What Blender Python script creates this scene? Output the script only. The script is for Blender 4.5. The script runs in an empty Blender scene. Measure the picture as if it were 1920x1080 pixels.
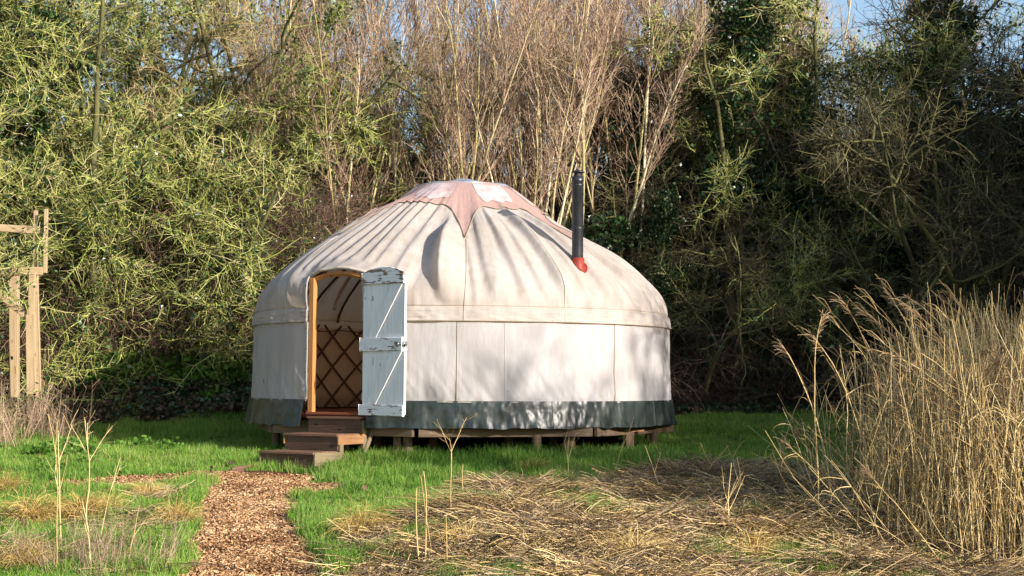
import bpy, math, random
import numpy as np
from mathutils import Matrix, Vector, Euler
R = math.radians
rng = np.random.default_rng(7)
sc = bpy.context.scene
col = sc.collection

# ------------------------------------------------------------------ camera
CAMZ = 0.9; F = 2860.0; PITCH = math.atan(172 / F)
cam = bpy.data.cameras.new("camera"); camo = bpy.data.objects.new("camera", cam); col.objects.link(camo)
camo.location = (0, 0, CAMZ); camo.rotation_euler = (math.pi / 2 + PITCH, 0, 0)
cam.sensor_width = 36; cam.lens = F / 1920 * 36; cam.clip_start = 0.1; cam.clip_end = 2000
sc.camera = camo

# ------------------------------------------------------------------ light
SUN_AZ, SUN_EL = 50.0, 19.0           # degrees right of straight behind the camera, height
sx, sy = math.sin(R(SUN_AZ)), -math.cos(R(SUN_AZ))
world = bpy.data.worlds.new("World"); sc.world = world; world.use_nodes = True
nt = world.node_tree; bg = nt.nodes["Background"]
sky = nt.nodes.new("ShaderNodeTexSky"); sky.sky_type = 'NISHITA'; sky.sun_disc = False
sky.sun_elevation = R(SUN_EL); sky.sun_rotation = math.atan2(sx, sy)
sky.air_density = 1.0; sky.dust_density = 1.0; sky.ozone_density = 1.5
nt.links.new(sky.outputs[0], bg.inputs[0]); bg.inputs[1].default_value = 0.125
sun = bpy.data.lights.new("sun", 'SUN'); suno = bpy.data.objects.new("sun", sun); col.objects.link(suno)
sun.energy = 5.0; sun.angle = R(0.5); sun.color = (1.0, 0.91, 0.82)
d = Vector((sx * math.cos(R(SUN_EL)), sy * math.cos(R(SUN_EL)), math.sin(R(SUN_EL))))
suno.rotation_euler = d.to_track_quat('Z', 'Y').to_euler(); suno.location = (20, -20, 30)
sc.view_settings.view_transform = 'Standard'; sc.view_settings.look = 'None'
sc.view_settings.gamma = 1; sc.view_settings.use_curve_mapping = False
sc.view_settings.exposure = 0.84

# ------------------------------------------------------------------ numeric helpers
def _h(i, j, k, s):
    n = (i * 374761393 + j * 668265263 + k * 2147483647 + s * 974711) & 0xffffffff
    n = ((n ^ (n >> 13)) * 1274126177) & 0xffffffff
    return ((n ^ (n >> 16)) & 0xffff) / 65535.0
def vnoise(x, y, z=0.0, seed=0):
    x, y, z = np.broadcast_arrays(np.asarray(x, float), np.asarray(y, float), np.asarray(z, float))
    xi, yi, zi = np.floor(x).astype(np.int64), np.floor(y).astype(np.int64), np.floor(z).astype(np.int64)
    fx, fy, fz = x - xi, y - yi, z - zi
    fx, fy, fz = [f * f * (3 - 2 * f) for f in (fx, fy, fz)]
    r = 0
    for a in (0, 1):
        for b in (0, 1):
            for c in (0, 1):
                w = (fx if a else 1 - fx) * (fy if b else 1 - fy) * (fz if c else 1 - fz)
                r = r + w * _h(xi + a, yi + b, zi + c, seed)
    return r * 2 - 1
def fbm(x, y, z=0.0, seed=0, o=3):
    r = 0; a = 1; t = 0
    for i in range(o):
        r = r + a * vnoise(np.asarray(x) * 2**i, np.asarray(y) * 2**i, np.asarray(z) * 2**i, seed + i); t += a; a *= .5
    return r / t
def sstep(a, b, x):
    t = np.clip((np.asarray(x, float) - a) / (b - a), 0, 1); return t * t * (3 - 2 * t)
def nrm(v): return v / np.maximum(np.linalg.norm(v, axis=-1, keepdims=True), 1e-9)

HY = [-60, 4, 7, 11, 16.3, 17.0, 17.7, 20.5, 22.5, 26, 34, 60, 400]
HZ = [-.8, -.75, -.72, -.5, -.15, -.10, -.01, .02, .2, .37, 1.2, 3, 10]
def ground(x, y):
    x = np.asarray(x, float); y = np.asarray(y, float)
    z = np.interp(y, HY, HZ)
    z = z + .75 * sstep(22.3, 25.5, y) * sstep(-1.5, -4.5, x) * sstep(60, 34, y)
    near = sstep(6.5, 11, y) * 1.0
    z = z + (.05 * fbm(x * .8, y * .8, 0, 3) + .02 * fbm(x * 3, y * 3, 0, 9)) * (1 - .8 * sstep(2.9, 2.2, np.hypot(x + .66, y - 20))) * near
    # low heaps in the cut reed area
    z = z + (.10 * np.maximum(0, fbm(x * 1.7, y * 1.9, 0, 311) + .1) + .05 * np.maximum(0, fbm(x * 4.5, y * 5, 0, 317))) * sstep(-1.1, -.1, x) * sstep(15.8, 14.6, y) * near
    for hx, hy, hh, hs in ((2.0, 15.0, .16, .55), (0.05, 12.6, .10, .8), (1.6, 12.2, .12, .9), (-.45, 13.6, .08, .4), (2.9, 12.9, .13, .7)):
        z = z + hh * np.exp(-((x - hx) ** 2 + (y - hy) ** 2) / (2 * hs * hs))
    return z
def at(px, py):
    """ground point seen at photo pixel px, py"""
    a = (px - 960) / F; b = (540 - py) / F
    dy = math.cos(PITCH) - b * math.sin(PITCH); dz = math.sin(PITCH) + b * math.cos(PITCH)
    t = np.linspace(7, 45, 8000); h = CAMZ + dz * t - ground(a * t, dy * t)
    i = int(np.argmax(h < 0)); t = t[i]
    return np.array([a * t, dy * t, CAMZ + dz * t])
def dist_poly(x, y, pts):
    x = np.asarray(x); y = np.asarray(y); best = np.full(x.shape, 1e9)
    for (ax, ay), (bx, by) in zip(pts[:-1], pts[1:]):
        L = (bx - ax) ** 2 + (by - ay) ** 2
        t = np.clip(((x - ax) * (bx - ax) + (y - ay) * (by - ay)) / L, 0, 1)
        best = np.minimum(best, np.hypot(x - ax - t * (bx - ax), y - ay - t * (by - ay)))
    return best
def inside(x, y, poly):
    r = np.zeros(np.shape(x), bool); n = len(poly)
    for i in range(n):
        (ax, ay), (bx, by) = poly[i], poly[(i + 1) % n]
        c = (ay > y) != (by > y)
        with np.errstate(divide='ignore', invalid='ignore'):
            xx = (bx - ax) * (y - ay) / (by - ay + 1e-12) + ax
        r ^= c & (x < xx)
    return r

# ------------------------------------------------------------------ materials
def ramp(nt, fac, stops):
    n = nt.nodes.new("ShaderNodeValToRGB"); cr = n.color_ramp
    while len(cr.elements) < len(stops): cr.elements.new(.5)
    for e, (p, c) in zip(cr.elements, stops): e.position = p; e.color = (*c, 1)
    nt.links.new(fac, n.inputs[0]); return n.outputs[0]
def mk(name, rough=.8, spec=.3):
    m = bpy.data.materials.new(name); m.use_nodes = True; nt = m.node_tree
    b = nt.nodes["Principled BSDF"]; b.inputs['Roughness'].default_value = rough
    b.inputs['Specular IOR Level'].default_value = spec
    return m, nt, b
def N(nt, t, **kw):
    n = nt.nodes.new(t)
    for k, v in kw.items():
        if k in n.inputs.keys(): n.inputs[k].default_value = v
        else: setattr(n, k, v)
    return n
def noise(nt, vec, scale, detail=4, rough=.6):
    n = N(nt, "ShaderNodeTexNoise", Scale=scale, Detail=detail, Roughness=rough)
    if vec is not None: nt.links.new(vec, n.inputs['Vector'])
    return n.outputs['Fac']
def mapping(nt, vec, sc_):
    n = nt.nodes.new("ShaderNodeMapping"); n.inputs['Scale'].default_value = sc_; nt.links.new(vec, n.inputs[0]); return n.outputs[0]
def objco(nt): return nt.nodes.new("ShaderNodeTexCoord").outputs['Object']
def mixc(nt, fac, a, b, mode='MIX'):
    n = nt.nodes.new("ShaderNodeMix"); n.data_type = 'RGBA'; n.blend_type = mode
    for s, v in ((n.inputs[0], fac), (n.inputs[6], a), (n.inputs[7], b)):
        if hasattr(v, 'links'): nt.links.new(v, s)
        elif isinstance(v, tuple): s.default_value = (*v, 1)
        else: s.default_value = v
    return n.outputs[2]
def bump(nt, b, h, strength, dist=.01):
    n = N(nt, "ShaderNodeBump", Strength=strength, Distance=dist); nt.links.new(h, n.inputs['Height'])
    nt.links.new(n.outputs[0], b.inputs['Normal']); return n
def translucent(m, colr, fac):
    """let part of the light through the sheet"""
    nt = m.node_tree; out = nt.nodes["Material Output"]; b = nt.nodes["Principled BSDF"]
    t = nt.nodes.new("ShaderNodeBsdfTranslucent"); mx = nt.nodes.new("ShaderNodeMixShader")
    if hasattr(colr, 'links'): nt.links.new(colr, t.inputs[0])
    else: t.inputs[0].default_value = (*colr, 1)
    mx.inputs[0].default_value = fac
    nt.links.new(b.outputs[0], mx.inputs[1]); nt.links.new(t.outputs[0], mx.inputs[2]); nt.links.new(mx.outputs[0], out.inputs[0])
def tint_mat(name, stops, rough=.8, transl=0, nscale=.6, inst=False, spec=.2):
    """colour from the per-strand 'tint' attribute and a little place-to-place noise"""
    m, nt, b = mk(name, rough, spec)
    a = N(nt, "ShaderNodeAttribute", attribute_name='tint')
    geo = nt.nodes.new("ShaderNodeNewGeometry")
    n = noise(nt, geo.outputs['Position'], nscale, 3)
    s = N(nt, "ShaderNodeMath", operation='MULTIPLY_ADD'); s.inputs[1].default_value = 1.1; s.inputs[2].default_value = -.55
    nt.links.new(n, s.inputs[0])
    ad = N(nt, "ShaderNodeMath", operation='ADD'); nt.links.new(a.outputs['Fac'], ad.inputs[0]); nt.links.new(s.outputs[0], ad.inputs[1])
    last = ad
    if inst:
        oi = nt.nodes.new("ShaderNodeObjectInfo")
        s2 = N(nt, "ShaderNodeMath", operation='MULTIPLY_ADD'); s2.inputs[1].default_value = .5; s2.inputs[2].default_value = -.25
        nt.links.new(oi.outputs['Random'], s2.inputs[0])
        a2 = N(nt, "ShaderNodeMath", operation='ADD'); nt.links.new(ad.outputs[0], a2.inputs[0]); nt.links.new(s2.outputs[0], a2.inputs[1]); last = a2
    c = ramp(nt, last.outputs[0], stops); nt.links.new(c, b.inputs['Base Color'])
    if transl: translucent(m, c, transl)
    return m

def wood_mat(name, c1, c2, c3, rough=.7, gs=1.0, groove=0):
    m, nt, b = mk(name, rough, .3); co = objco(nt)
    oi = nt.nodes.new("ShaderNodeObjectInfo")
    off = nt.nodes.new("ShaderNodeVectorMath"); off.operation = 'ADD'; nt.links.new(co, off.inputs[0])
    cb = N(nt, "ShaderNodeCombineXYZ"); ml = N(nt, "ShaderNodeMath", operation='MULTIPLY'); ml.inputs[1].default_value = 13.0
    nt.links.new(oi.outputs['Random'], ml.inputs[0]); nt.links.new(ml.outputs[0], cb.inputs[0]); nt.links.new(ml.outputs[0], cb.inputs[1]); nt.links.new(cb.outputs[0], off.inputs[1])
    g = noise(nt, mapping(nt, off.outputs[0], (2 * gs, 45 * gs, 45 * gs)), 1, 6, .65)
    big = noise(nt, mapping(nt, off.outputs[0], (2, 5, 5)), 1, 3)
    c = ramp(nt, g, [(.3, c1), (.52, c2), (.72, c3)])
    c = mixc(nt, big, c, c1, 'MIX') if True else c
    # knots
    v = N(nt, "ShaderNodeTexVoronoi", Scale=1.0); nt.links.new(mapping(nt, off.outputs[0], (3, 9, 9)), v.inputs['Vector'])
    k = ramp(nt, v.outputs['Distance'], [(.06, (1, 1, 1)), (.14, (0, 0, 0))])
    c = mixc(nt, k, c, tuple(x * .35 for x in c1))
    nt.links.new(c, b.inputs['Base Color']); bump(nt, b, g, .5, .004)
    return m

# canvas of the yurt
def canvas_mat(name, base, dirt, tr=.22, rough=.85, spec=.15):
    m, nt, b = mk(name, rough, spec); co = objco(nt)
    n1 = noise(nt, mapping(nt, co, (1.2, 1.2, .8)), 1.5, 5)
    n2 = noise(nt, mapping(nt, co, (9, 9, 1.2)), 1, 4)
    c = mixc(nt, ramp(nt, n1, [(.38, (0, 0, 0)), (.72, (.5, .5, .5))]), base, dirt)
    c = mixc(nt, ramp(nt, n2, [(.46, (0, 0, 0)), (.78, (.6, .6, .6))]), c, dirt)
    # small mildew spots
    v = N(nt, "ShaderNodeTexVoronoi", Scale=3.2); nt.links.new(co, v.inputs['Vector'])
    k = ramp(nt, v.outputs['Distance'], [(.015, (.7, .7, .7)), (.035, (0, 0, 0))])
    c = mixc(nt, k, c, (.2, .18, .14))
    nt.links.new(c, b.inputs['Base Color'])
    w = noise(nt, mapping(nt, co, (7, 7, 2.2)), 1.3, 5, .55)
    bump(nt, b, w, .45, .03)
    if tr: translucent(m, (.92, .74, .58), tr)
    return m
M = {}
M['canvas'] = canvas_mat('canvas', (.55, .51, .47), (.37, .305, .245), .28)
M['canvas_wall'] = canvas_mat('canvas_wall', (.54, .535, .54), (.40, .365, .33), .26)
M['crown'] = canvas_mat('crown_fabric', (.42, .27, .235), (.36, .25, .22), .1, .6, .4)
M['lining'] = canvas_mat('lining', (.90, .74, .58), (.8, .62, .47), .75)
m, nt, b = mk('clear_vinyl', .3, .6); M['vinyl'] = m
nn = noise(nt, objco(nt), 4, 3); nt.links.new(ramp(nt, nn, [(.35, (.40, .29, .27)), (.6, (.62, .50, .48))]), b.inputs['Base Color']); bump(nt, b, nn, .6, .03)
m, nt, b = mk('cap_fabric', .45, .5); M['cap'] = m
nn = noise(nt, objco(nt), 6, 3); nt.links.new(ramp(nt, nn, [(.3, (.20, .23, .27)), (.7, (.34, .37, .42))]), b.inputs['Base Color']); bump(nt, b, nn, .5, .02)
m, nt, b = mk('skirt_pvc', .36, .5); M['skirt'] = m
co = objco(nt); nn = noise(nt, mapping(nt, co, (3, 3, 3)), 1.2, 4)
nt.links.new(ramp(nt, nn, [(.3, (.016, .025, .022)), (.55, (.030, .040, .036)), (.8, (.075, .085, .065))]), b.inputs['Base Color'])
bump(nt, b, noise(nt, mapping(nt, co, (6, 6, 3)), 1.0, 2, .4), .55, .05)
m, nt, b = mk('stitch', .9, .1); b.inputs['Base Color'].default_value = (.30, .25, .19, 1); M['stitch'] = m
m, nt, b = mk('seam_tape', .9, .1); b.inputs['Base Color'].default_value = (.50, .44, .37, 1); M['tape'] = m
m, nt, b = mk('skirt_seam', .7, .2); b.inputs['Base Color'].default_value = (.10, .12, .11, 1); M['skseam'] = m
M['jamb'] = wood_mat('jamb_wood', (.36, .15, .045), (.52, .24, .08), (.62, .32, .12), .5)
M['beam'] = wood_mat('beam_wood', (.10, .062, .034), (.19, .12, .065), (.27, .18, .10))
M['postwood'] = wood_mat('post_wood', (.12, .08, .05), (.22, .15, .095), (.30, .22, .14))
M['decking'] = wood_mat('decking', (.10, .055, .036), (.18, .105, .07), (.28, .18, .12))
M['decktop'] = wood_mat('decktop', (.13, .07, .045), (.22, .12, .075), (.30, .19, .12))
M['floor'] = wood_mat('floor_wood', (.16, .045, .022), (.26, .075, .035), (.32, .11, .055), .45)
M['lattice'] = wood_mat('lattice_wood', (.07, .03, .015), (.13, .058, .028), (.19, .09, .045), .5)
M['stepside'] = wood_mat('step_side', (.15, .12, .07), (.24, .19, .11), (.32, .26, .16))
M['stepside_orange'] = wood_mat('step_side_orange', (.22, .11, .05), (.36, .19, .08), (.45, .26, .13))
M['frame_timber'] = wood_mat('frame_timber', (.30, .21, .12), (.48, .36, .21), (.60, .48, .31))
def paint_mat(name, lo, hi, vert=False):
    m, nt, b = mk(name, .5, .35); co = objco(nt)
    oi = nt.nodes.new("ShaderNodeObjectInfo")
    off = nt.nodes.new("ShaderNodeVectorMath"); off.operation = 'ADD'; nt.links.new(co, off.inputs[0])
    cb = N(nt, "ShaderNodeCombineXYZ"); ml = N(nt, "ShaderNodeMath", operation='MULTIPLY'); ml.inputs[1].default_value = 9.0
    nt.links.new(oi.outputs['Random'], ml.inputs[0]); nt.links.new(ml.outputs[0], cb.inputs[0]); nt.links.new(cb.outputs[0], off.inputs[1])
    ax = (lambda a, b_: (b_, a, b_)) if vert else (lambda a, b_: (a, b_, b_))
    f = noise(nt, mapping(nt, off.outputs[0], ax(6, 26)), 1, 6, .6)
    wood = ramp(nt, noise(nt, mapping(nt, off.outputs[0], ax(4, 90)), 1, 4), [(.35, (.13, .085, .05)), (.65, (.30, .21, .14))])
    pr = noise(nt, mapping(nt, off.outputs[0], ax(1.2, 40)), 1, 4)
    paint = ramp(nt, pr, [(.35, (.70, .71, .71)), (.6, (.84, .84, .83))])
    k = ramp(nt, f, [(lo, (0, 0, 0)), (hi, (1, 1, 1))])
    nt.links.new(mixc(nt, k, paint, wood), b.inputs['Base Color'])
    bp = bump(nt, b, k, .7, .003); bp.invert = True
    return m
M['paint'] = paint_mat('white_paint', .70, .72, True)
M['peel'] = paint_mat('peeling_paint', .53, .56)
M['peel_little'] = paint_mat('slightly_peeling_paint', .58, .60)
def flat(name, c, rough=.5, metal=0, spec=.5):
    m, nt, b = mk(name, rough, spec); b.inputs['Metallic'].default_value = metal
    n = noise(nt, objco(nt), 12, 4); nt.links.new(ramp(nt, n, [(.3, tuple(x * .75 for x in c)), (.7, c)]), b.inputs['Base Color'])
    r = ramp(nt, n, [(.2, (rough * .8,) * 3), (.8, (min(1, rough * 1.25),) * 3)]); nt.links.new(r, b.inputs['Roughness']); return m
M['flue'] = flat('flue_black', (.035, .038, .045), .35, .3)
M['boot'] = flat('red_silicone', (.27, .032, .016), .5)
M['steel'] = flat('steel', (.55, .55, .56), .3, 1)
M['ink'] = flat('ink', (.02, .02, .02), .6)
M['brass'] = flat('brass_stud', (.22, .16, .1), .4, .8)

M['grass'] = tint_mat('grass_blade', [(0, (.035, .085, .012)), (.33, (.10, .25, .024)), (.62, (.22, .43, .05)), (.85, (.38, .54, .10)), (1, (.50, .46, .18))], .5, .36, .5, True, .3)
M['grass_dark'] = M['grass']
M['straw'] = tint_mat('straw', [(0, (.10, .06, .025)), (.3, (.34, .22, .09)), (.6, (.66, .47, .20)), (1, (.90, .72, .38))], .65, .15, .9, True)
M['golden'] = tint_mat('golden_grass', [(0, (.22, .14, .04)), (.35, (.48, .33, .10)), (.7, (.74, .55, .20)), (1, (.86, .70, .36))], .6, .25, .9, True)
M['straw_brown'] = tint_mat('straw_brown', [(0, (.09, .058, .035)), (.4, (.24, .16, .09)), (.7, (.44, .32, .19)), (1, (.68, .52, .32))], .75, .1, .9, True)
M['reed'] = tint_mat('reed_stalk', [(0, (.07, .045, .022)), (.3, (.24, .16, .065)), (.58, (.56, .40, .17)), (1, (.86, .68, .34))], .55, .1, .5, True, .3)
M['plume'] = tint_mat('reed_plume', [(0, (.20, .13, .07)), (1, (.46, .33, .20))], .9, .2, .5)
M['moss'] = tint_mat('moss_twig', [(0, (.035, .03, .016)), (.25, (.15, .135, .045)), (.5, (.31, .36, .08)), (.72, (.54, .59, .17)), (1, (.64, .53, .29))], .9, 0, .5)
M['moss_bark'] = tint_mat('moss_bark', [(0, (.05, .045, .03)), (.5, (.12, .115, .045)), (1, (.22, .21, .08))], .95, 0, 1.5)
M['browntwig'] = tint_mat('brown_twig', [(0, (.16, .11, .06)), (.35, (.32, .23, .13)), (.65, (.50, .38, .22)), (1, (.52, .48, .20))], .85, 0, .5)
M['pinktwig'] = tint_mat('pink_twig', [(0, (.12, .075, .05)), (.35, (.28, .185, .125)), (.65, (.48, .34, .235)), (1, (.56, .46, .28))], .85, 0, .4)
M['coppice_bark'] = tint_mat('coppice_bark', [(0, (.24, .20, .08)), (.4, (.42, .36, .16)), (.75, (.58, .50, .29)), (1, (.66, .60, .44))], .8, 0, 1.2)
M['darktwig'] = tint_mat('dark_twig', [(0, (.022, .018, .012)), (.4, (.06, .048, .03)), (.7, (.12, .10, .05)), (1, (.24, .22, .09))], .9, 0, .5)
M['ivy'] = tint_mat('ivy_leaf', [(0, (.012, .030, .010)), (.5, (.025, .06, .018)), (.85, (.045, .10, .026)), (1, (.09, .16, .05))], .32, .1, .8, False, .5)
M['nettle'] = tint_mat('nettle_leaf', [(0, (.05, .12, .015)), (.5, (.10, .22, .03)), (1, (.18, .32, .06))], .5, .3, .8, True)
M['litter'] = tint_mat('leaf_litter', [(0, (.035, .022, .014)), (.5, (.10, .06, .04)), (1, (.20, .13, .085))], .8, .1, 1.5, True)
M['bramble'] = tint_mat('bramble', [(0, (.045, .028, .02)), (.4, (.12, .07, .05)), (.75, (.22, .14, .10)), (1, (.32, .22, .15))], .85, 0, .5, True)
M['chip'] = tint_mat('wood_chip', [(0, (.08, .034, .014)), (.3, (.22, .105, .044)), (.6, (.43, .245, .115)), (1, (.78, .54, .31))], .8, 0, 2, True)

# ------------------------------------------------------------------ mesh builder
class Geo:
    def __init__(s): s.v = []; s.q = []; s.t = []; s.a = []; s.n = 0; s.qm = []; s.tm = []
    def add(s, v, quads=None, tris=None, tint=.5, mi=0):
        v = np.asarray(v, float).reshape(-1, 3)
        s.v.append(v); s.a.append(np.broadcast_to(np.asarray(tint, float).reshape(-1) if np.ndim(tint) else np.full(1, tint), (len(v),)) )
        if quads is not None and len(quads): s.q.append(np.asarray(quads) + s.n); s.qm.append(np.full(len(quads), mi))
        if tris is not None and len(tris): s.t.append(np.asarray(tris) + s.n); s.tm.append(np.full(len(tris), mi))
        s.n += len(v); return s
    def mesh(s, name, mats, smooth=True):
        me = bpy.data.meshes.new(name)
        v = np.concatenate(s.v); q = np.concatenate(s.q) if s.q else np.zeros((0, 4), int); t = np.concatenate(s.t) if s.t else np.zeros((0, 3), int)
        me.vertices.add(len(v)); me.vertices.foreach_set('co', v.ravel())
        li = np.concatenate([q.ravel(), t.ravel()]).astype(np.int32)
        me.loops.add(len(li)); me.loops.foreach_set('vertex_index', li)
        me.polygons.add(len(q) + len(t))
        st = np.concatenate([np.arange(len(q)) * 4, len(q) * 4 + np.arange(len(t)) * 3]).astype(np.int32)
        me.polygons.foreach_set('loop_start', st)
        mi = np.concatenate([np.concatenate(s.qm) if s.qm else [], np.concatenate(s.tm) if s.tm else []]).astype(np.int32)
        for m_ in mats: me.materials.append(m_)
        me.polygons.foreach_set('material_index', mi)
        me.polygons.foreach_set('use_smooth', np.full(len(mi), smooth))
        at_ = me.attributes.new('tint', 'FLOAT', 'POINT'); at_.data.foreach_set('value', np.concatenate(s.a).astype(np.float32))
        me.update(calc_edges=True); me.validate(); return me
    def obj(s, name, mats, parent=None, smooth=True, loc=(0, 0, 0), rot=(0, 0, 0)):
        if not isinstance(mats, (list, tuple)): mats = [mats]
        return link(name, s.mesh(name, mats, smooth), parent, loc, rot)
def link(name, me, parent=None, loc=(0, 0, 0), rot=(0, 0, 0)):
    o = bpy.data.objects.new(name, me); col.objects.link(o); o.location = loc; o.rotation_euler = rot
    if parent: o.parent = parent
    return o
def tag(o, label=None, cat=None, group=None, kind=None):
    if label: o['label'] = label
    if cat: o['category'] = cat
    if group: o['group'] = group
    if kind: o['kind'] = kind
    return o
def empty(name, loc, rz=0):
    o = bpy.data.objects.new(name, None); col.objects.link(o); o.location = loc; o.rotation_euler = (0, 0, rz); o.empty_display_size = .2; return o

def tubes(P, Rr, S=3, tint=None):
    """P (N,K,3) centre lines, Rr (N,K) radii"""
    Nn, K, _ = P.shape
    T = nrm(np.gradient(P, axis=1)); ref = nrm(rng.normal(size=(Nn, 1, 3)))
    U = nrm(np.cross(T, ref)); V = np.cross(T, U)
    a = np.arange(S) * 2 * math.pi / S
    v = P[:, :, None, :] + Rr[:, :, None, None] * (np.cos(a)[None, None, :, None] * U[:, :, None, :] + np.sin(a)[None, None, :, None] * V[:, :, None, :])
    b = np.arange(Nn)[:, None, None] * K * S; k = np.arange(K - 1)[None, :, None] * S; s_ = np.arange(S)[None, None, :]; s2 = (s_ + 1) % S
    q = np.stack([b + k + s_, b + k + s2, b + k + S + s2, b + k + S + s_], -1).reshape(-1, 4)
    t = np.repeat(tint if tint is not None else rng.random(Nn), K * S)
    return v.reshape(-1, 3), q, t
def ribbons(P, W, tint=None, up=None):
    Nn, K, _ = P.shape
    T = nrm(np.gradient(P, axis=1)); ref = nrm(rng.normal(size=(Nn, 1, 3))) if up is None else up
    U = nrm(np.cross(T, ref))
    v = np.stack([P - U * W[..., None] / 2, P + U * W[..., None] / 2], 2)
    b = np.arange(Nn)[:, None] * K * 2; k = np.arange(K - 1)[None, :] * 2
    q = np.stack([b + k, b + k + 1, b + k + 3, b + k + 2], -1).reshape(-1, 4)
    t = np.repeat(tint if tint is not None else rng.random(Nn), K * 2)
    return v.reshape(-1, 3), q, t
def curve(P0, D0, L, K, wander, up=0.0, sag=0.0):
    P = [P0]; D = nrm(D0); st = (L / (K - 1))[:, None]
    for k in range(K - 1):
        D = nrm(D + wander * rng.normal(size=D.shape) + np.array([0, 0, up - sag * k / K]))
        P.append(P[-1] + D * st)
    return np.stack(P, 1)
def spawn(P, n, t0, t1, ang, angs=.25):
    """n children per parent line: start points and directions"""
    Nn, K, _ = P.shape
    i = np.repeat(np.arange(Nn), n); t = rng.uniform(t0, t1, len(i)) * (K - 1) * .999
    k = t.astype(int); f = (t - k)[:, None]
    A = P[i, k]; B = P[i, k + 1]; T = nrm(B - A)
    side = nrm(np.cross(T, rng.normal(size=T.shape)))
    an = (ang + angs * rng.normal(size=len(i)))[:, None]
    return A * (1 - f) + B * f, T * np.cos(an) + side * np.sin(an), i, t / (K - 1)

def leaves(C, size, tint=None, droop=.4):
    """small folded two-triangle-pair leaves at points C"""
    n = len(C); a = nrm(rng.normal(size=(n, 3)) * np.array([1, 1, .6]) - np.array([0, 0, droop])); b = nrm(np.cross(a, rng.normal(size=(n, 3)))); c = np.cross(a, b)
    s = (size * rng.uniform(.6, 1.3, n))[:, None]
    v = np.stack([C, C + a * s * .45 + b * s * .5 + c * s * .12, C + a * s, C + a * s * .45 - b * s * .5 + c * s * .12], 1).reshape(-1, 3)
    i = np.arange(n)[:, None] * 4
    t = np.concatenate([i + np.array([0, 1, 2]), i + np.array([0, 2, 3])])
    return v, t, np.repeat(tint if tint is not None else rng.random(n), 4)
def cubebox(sx_, sy_, sz_, j=0):
    v = np.array([[x, y, z] for x in (-.5, .5) for y in (-.5, .5) for z in (-.5, .5)]) * [sx_, sy_, sz_]
    if j: v = v + rng.uniform(-j, j, v.shape)
    q = [[0, 1, 3, 2], [4, 6, 7, 5], [0, 4, 5, 1], [2, 3, 7, 6], [0, 2, 6, 4], [1, 5, 7, 3]]
    return v, q
_bm = {}
def board(name, parent, a, b_, w, h, mat, roll=0.0, bev=.005, j=.0015, share=None):
    """a straight timber from a to b_: w across (horizontal-ish), h the other way"""
    a = Vector(a); b_ = Vector(b_); L = (b_ - a).length
    key = share
    if key and key in _bm: me = _bm[key]
    else:
        g = Geo(); v, q = cubebox(L, w, h, j); g.add(v, q); me = g.mesh(name, [mat], False)
        if key: _bm[key] = me
    o = link(name, me, parent)
    X = (b_ - a).normalized(); Z = Vector((0, 0, 1))
    if abs(X.z) > .97: Z = Vector((0, 1, 0))
    Y = Z.cross(X).normalized(); Z = X.cross(Y)
    m_ = Matrix((X, Y, Z)).transposed().to_4x4() @ Matrix.Rotation(roll, 4, 'X'); m_.translation = (a + b_) / 2
    o.matrix_local = m_
    if bev:
        md = o.modifiers.new('bevel', 'BEVEL'); md.width = bev; md.segments = 1
    return o
def scatter(name, pts, rot, scl, variants, kind='stuff'):
    """variants: list of meshes placed at pts with euler rot and scale"""
    pts = np.asarray(pts); me = bpy.data.meshes.new(name); me.vertices.add(len(pts)); me.vertices.foreach_set('co', pts.astype(np.float32).ravel())
    def at_(n, ty, d, f='vector'):
        a = me.attributes.new(n, ty, 'POINT'); a.data.foreach_set(f, np.asarray(d).ravel())
    at_('rot', 'FLOAT_VECTOR', rot.astype(np.float32)); at_('scl', 'FLOAT_VECTOR', scl.astype(np.float32))
    at_('idx', 'INT', rng.integers(0, len(variants), len(pts)).astype(np.int32), 'value')
    o = link(name, me)
    c = bpy.data.collections.new(name + '_variants')
    for i, m_ in enumerate(variants):
        vo = bpy.data.objects.new(name + '_piece', m_); c.objects.link(vo)
    ng = bpy.data.node_groups.new(name, 'GeometryNodeTree')
    ng.interface.new_socket('Geometry', in_out='INPUT', socket_type='NodeSocketGeometry'); ng.interface.new_socket('Geometry', in_out='OUTPUT', socket_type='NodeSocketGeometry')
    gi = ng.nodes.new('NodeGroupInput'); go = ng.nodes.new('NodeGroupOutput')
    ip = ng.nodes.new('GeometryNodeInstanceOnPoints'); ci = ng.nodes.new('GeometryNodeCollectionInfo')
    ci.inputs['Collection'].default_value = c; ci.inputs['Separate Children'].default_value = True; ci.inputs['Reset Children'].default_value = True
    def na(n, ty):
        x = ng.nodes.new('GeometryNodeInputNamedAttribute'); x.data_type = ty; x.inputs['Name'].default_value = n; return [s_ for s_ in x.outputs if s_.enabled and s_.name == 'Attribute'][0]
    er = ng.nodes.new('FunctionNodeEulerToRotation')
    L = ng.links.new
    L(gi.outputs[0], ip.inputs['Points']); L(ci.outputs[0], ip.inputs['Instance']); ip.inputs['Pick Instance'].default_value = True
    L(na('idx', 'INT'), ip.inputs['Instance Index']); L(na('rot', 'FLOAT_VECTOR'), er.inputs[0]); L(er.outputs[0], ip.inputs['Rotation'])
    L(na('scl', 'FLOAT_VECTOR'), ip.inputs['Scale']); L(ip.outputs[0], go.inputs[0])
    md = o.modifiers.new('scatter', 'NODES'); md.node_group = ng
    if kind: o['kind'] = kind
    return o
def rz(n, tilt=.1):
    r = rng.normal(size=(n, 3)) * tilt; r[:, 2] = rng.uniform(0, 2 * math.pi, n); return r
def us(n, a, b): return np.repeat(rng.uniform(a, b, n)[:, None], 3, 1)

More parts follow.
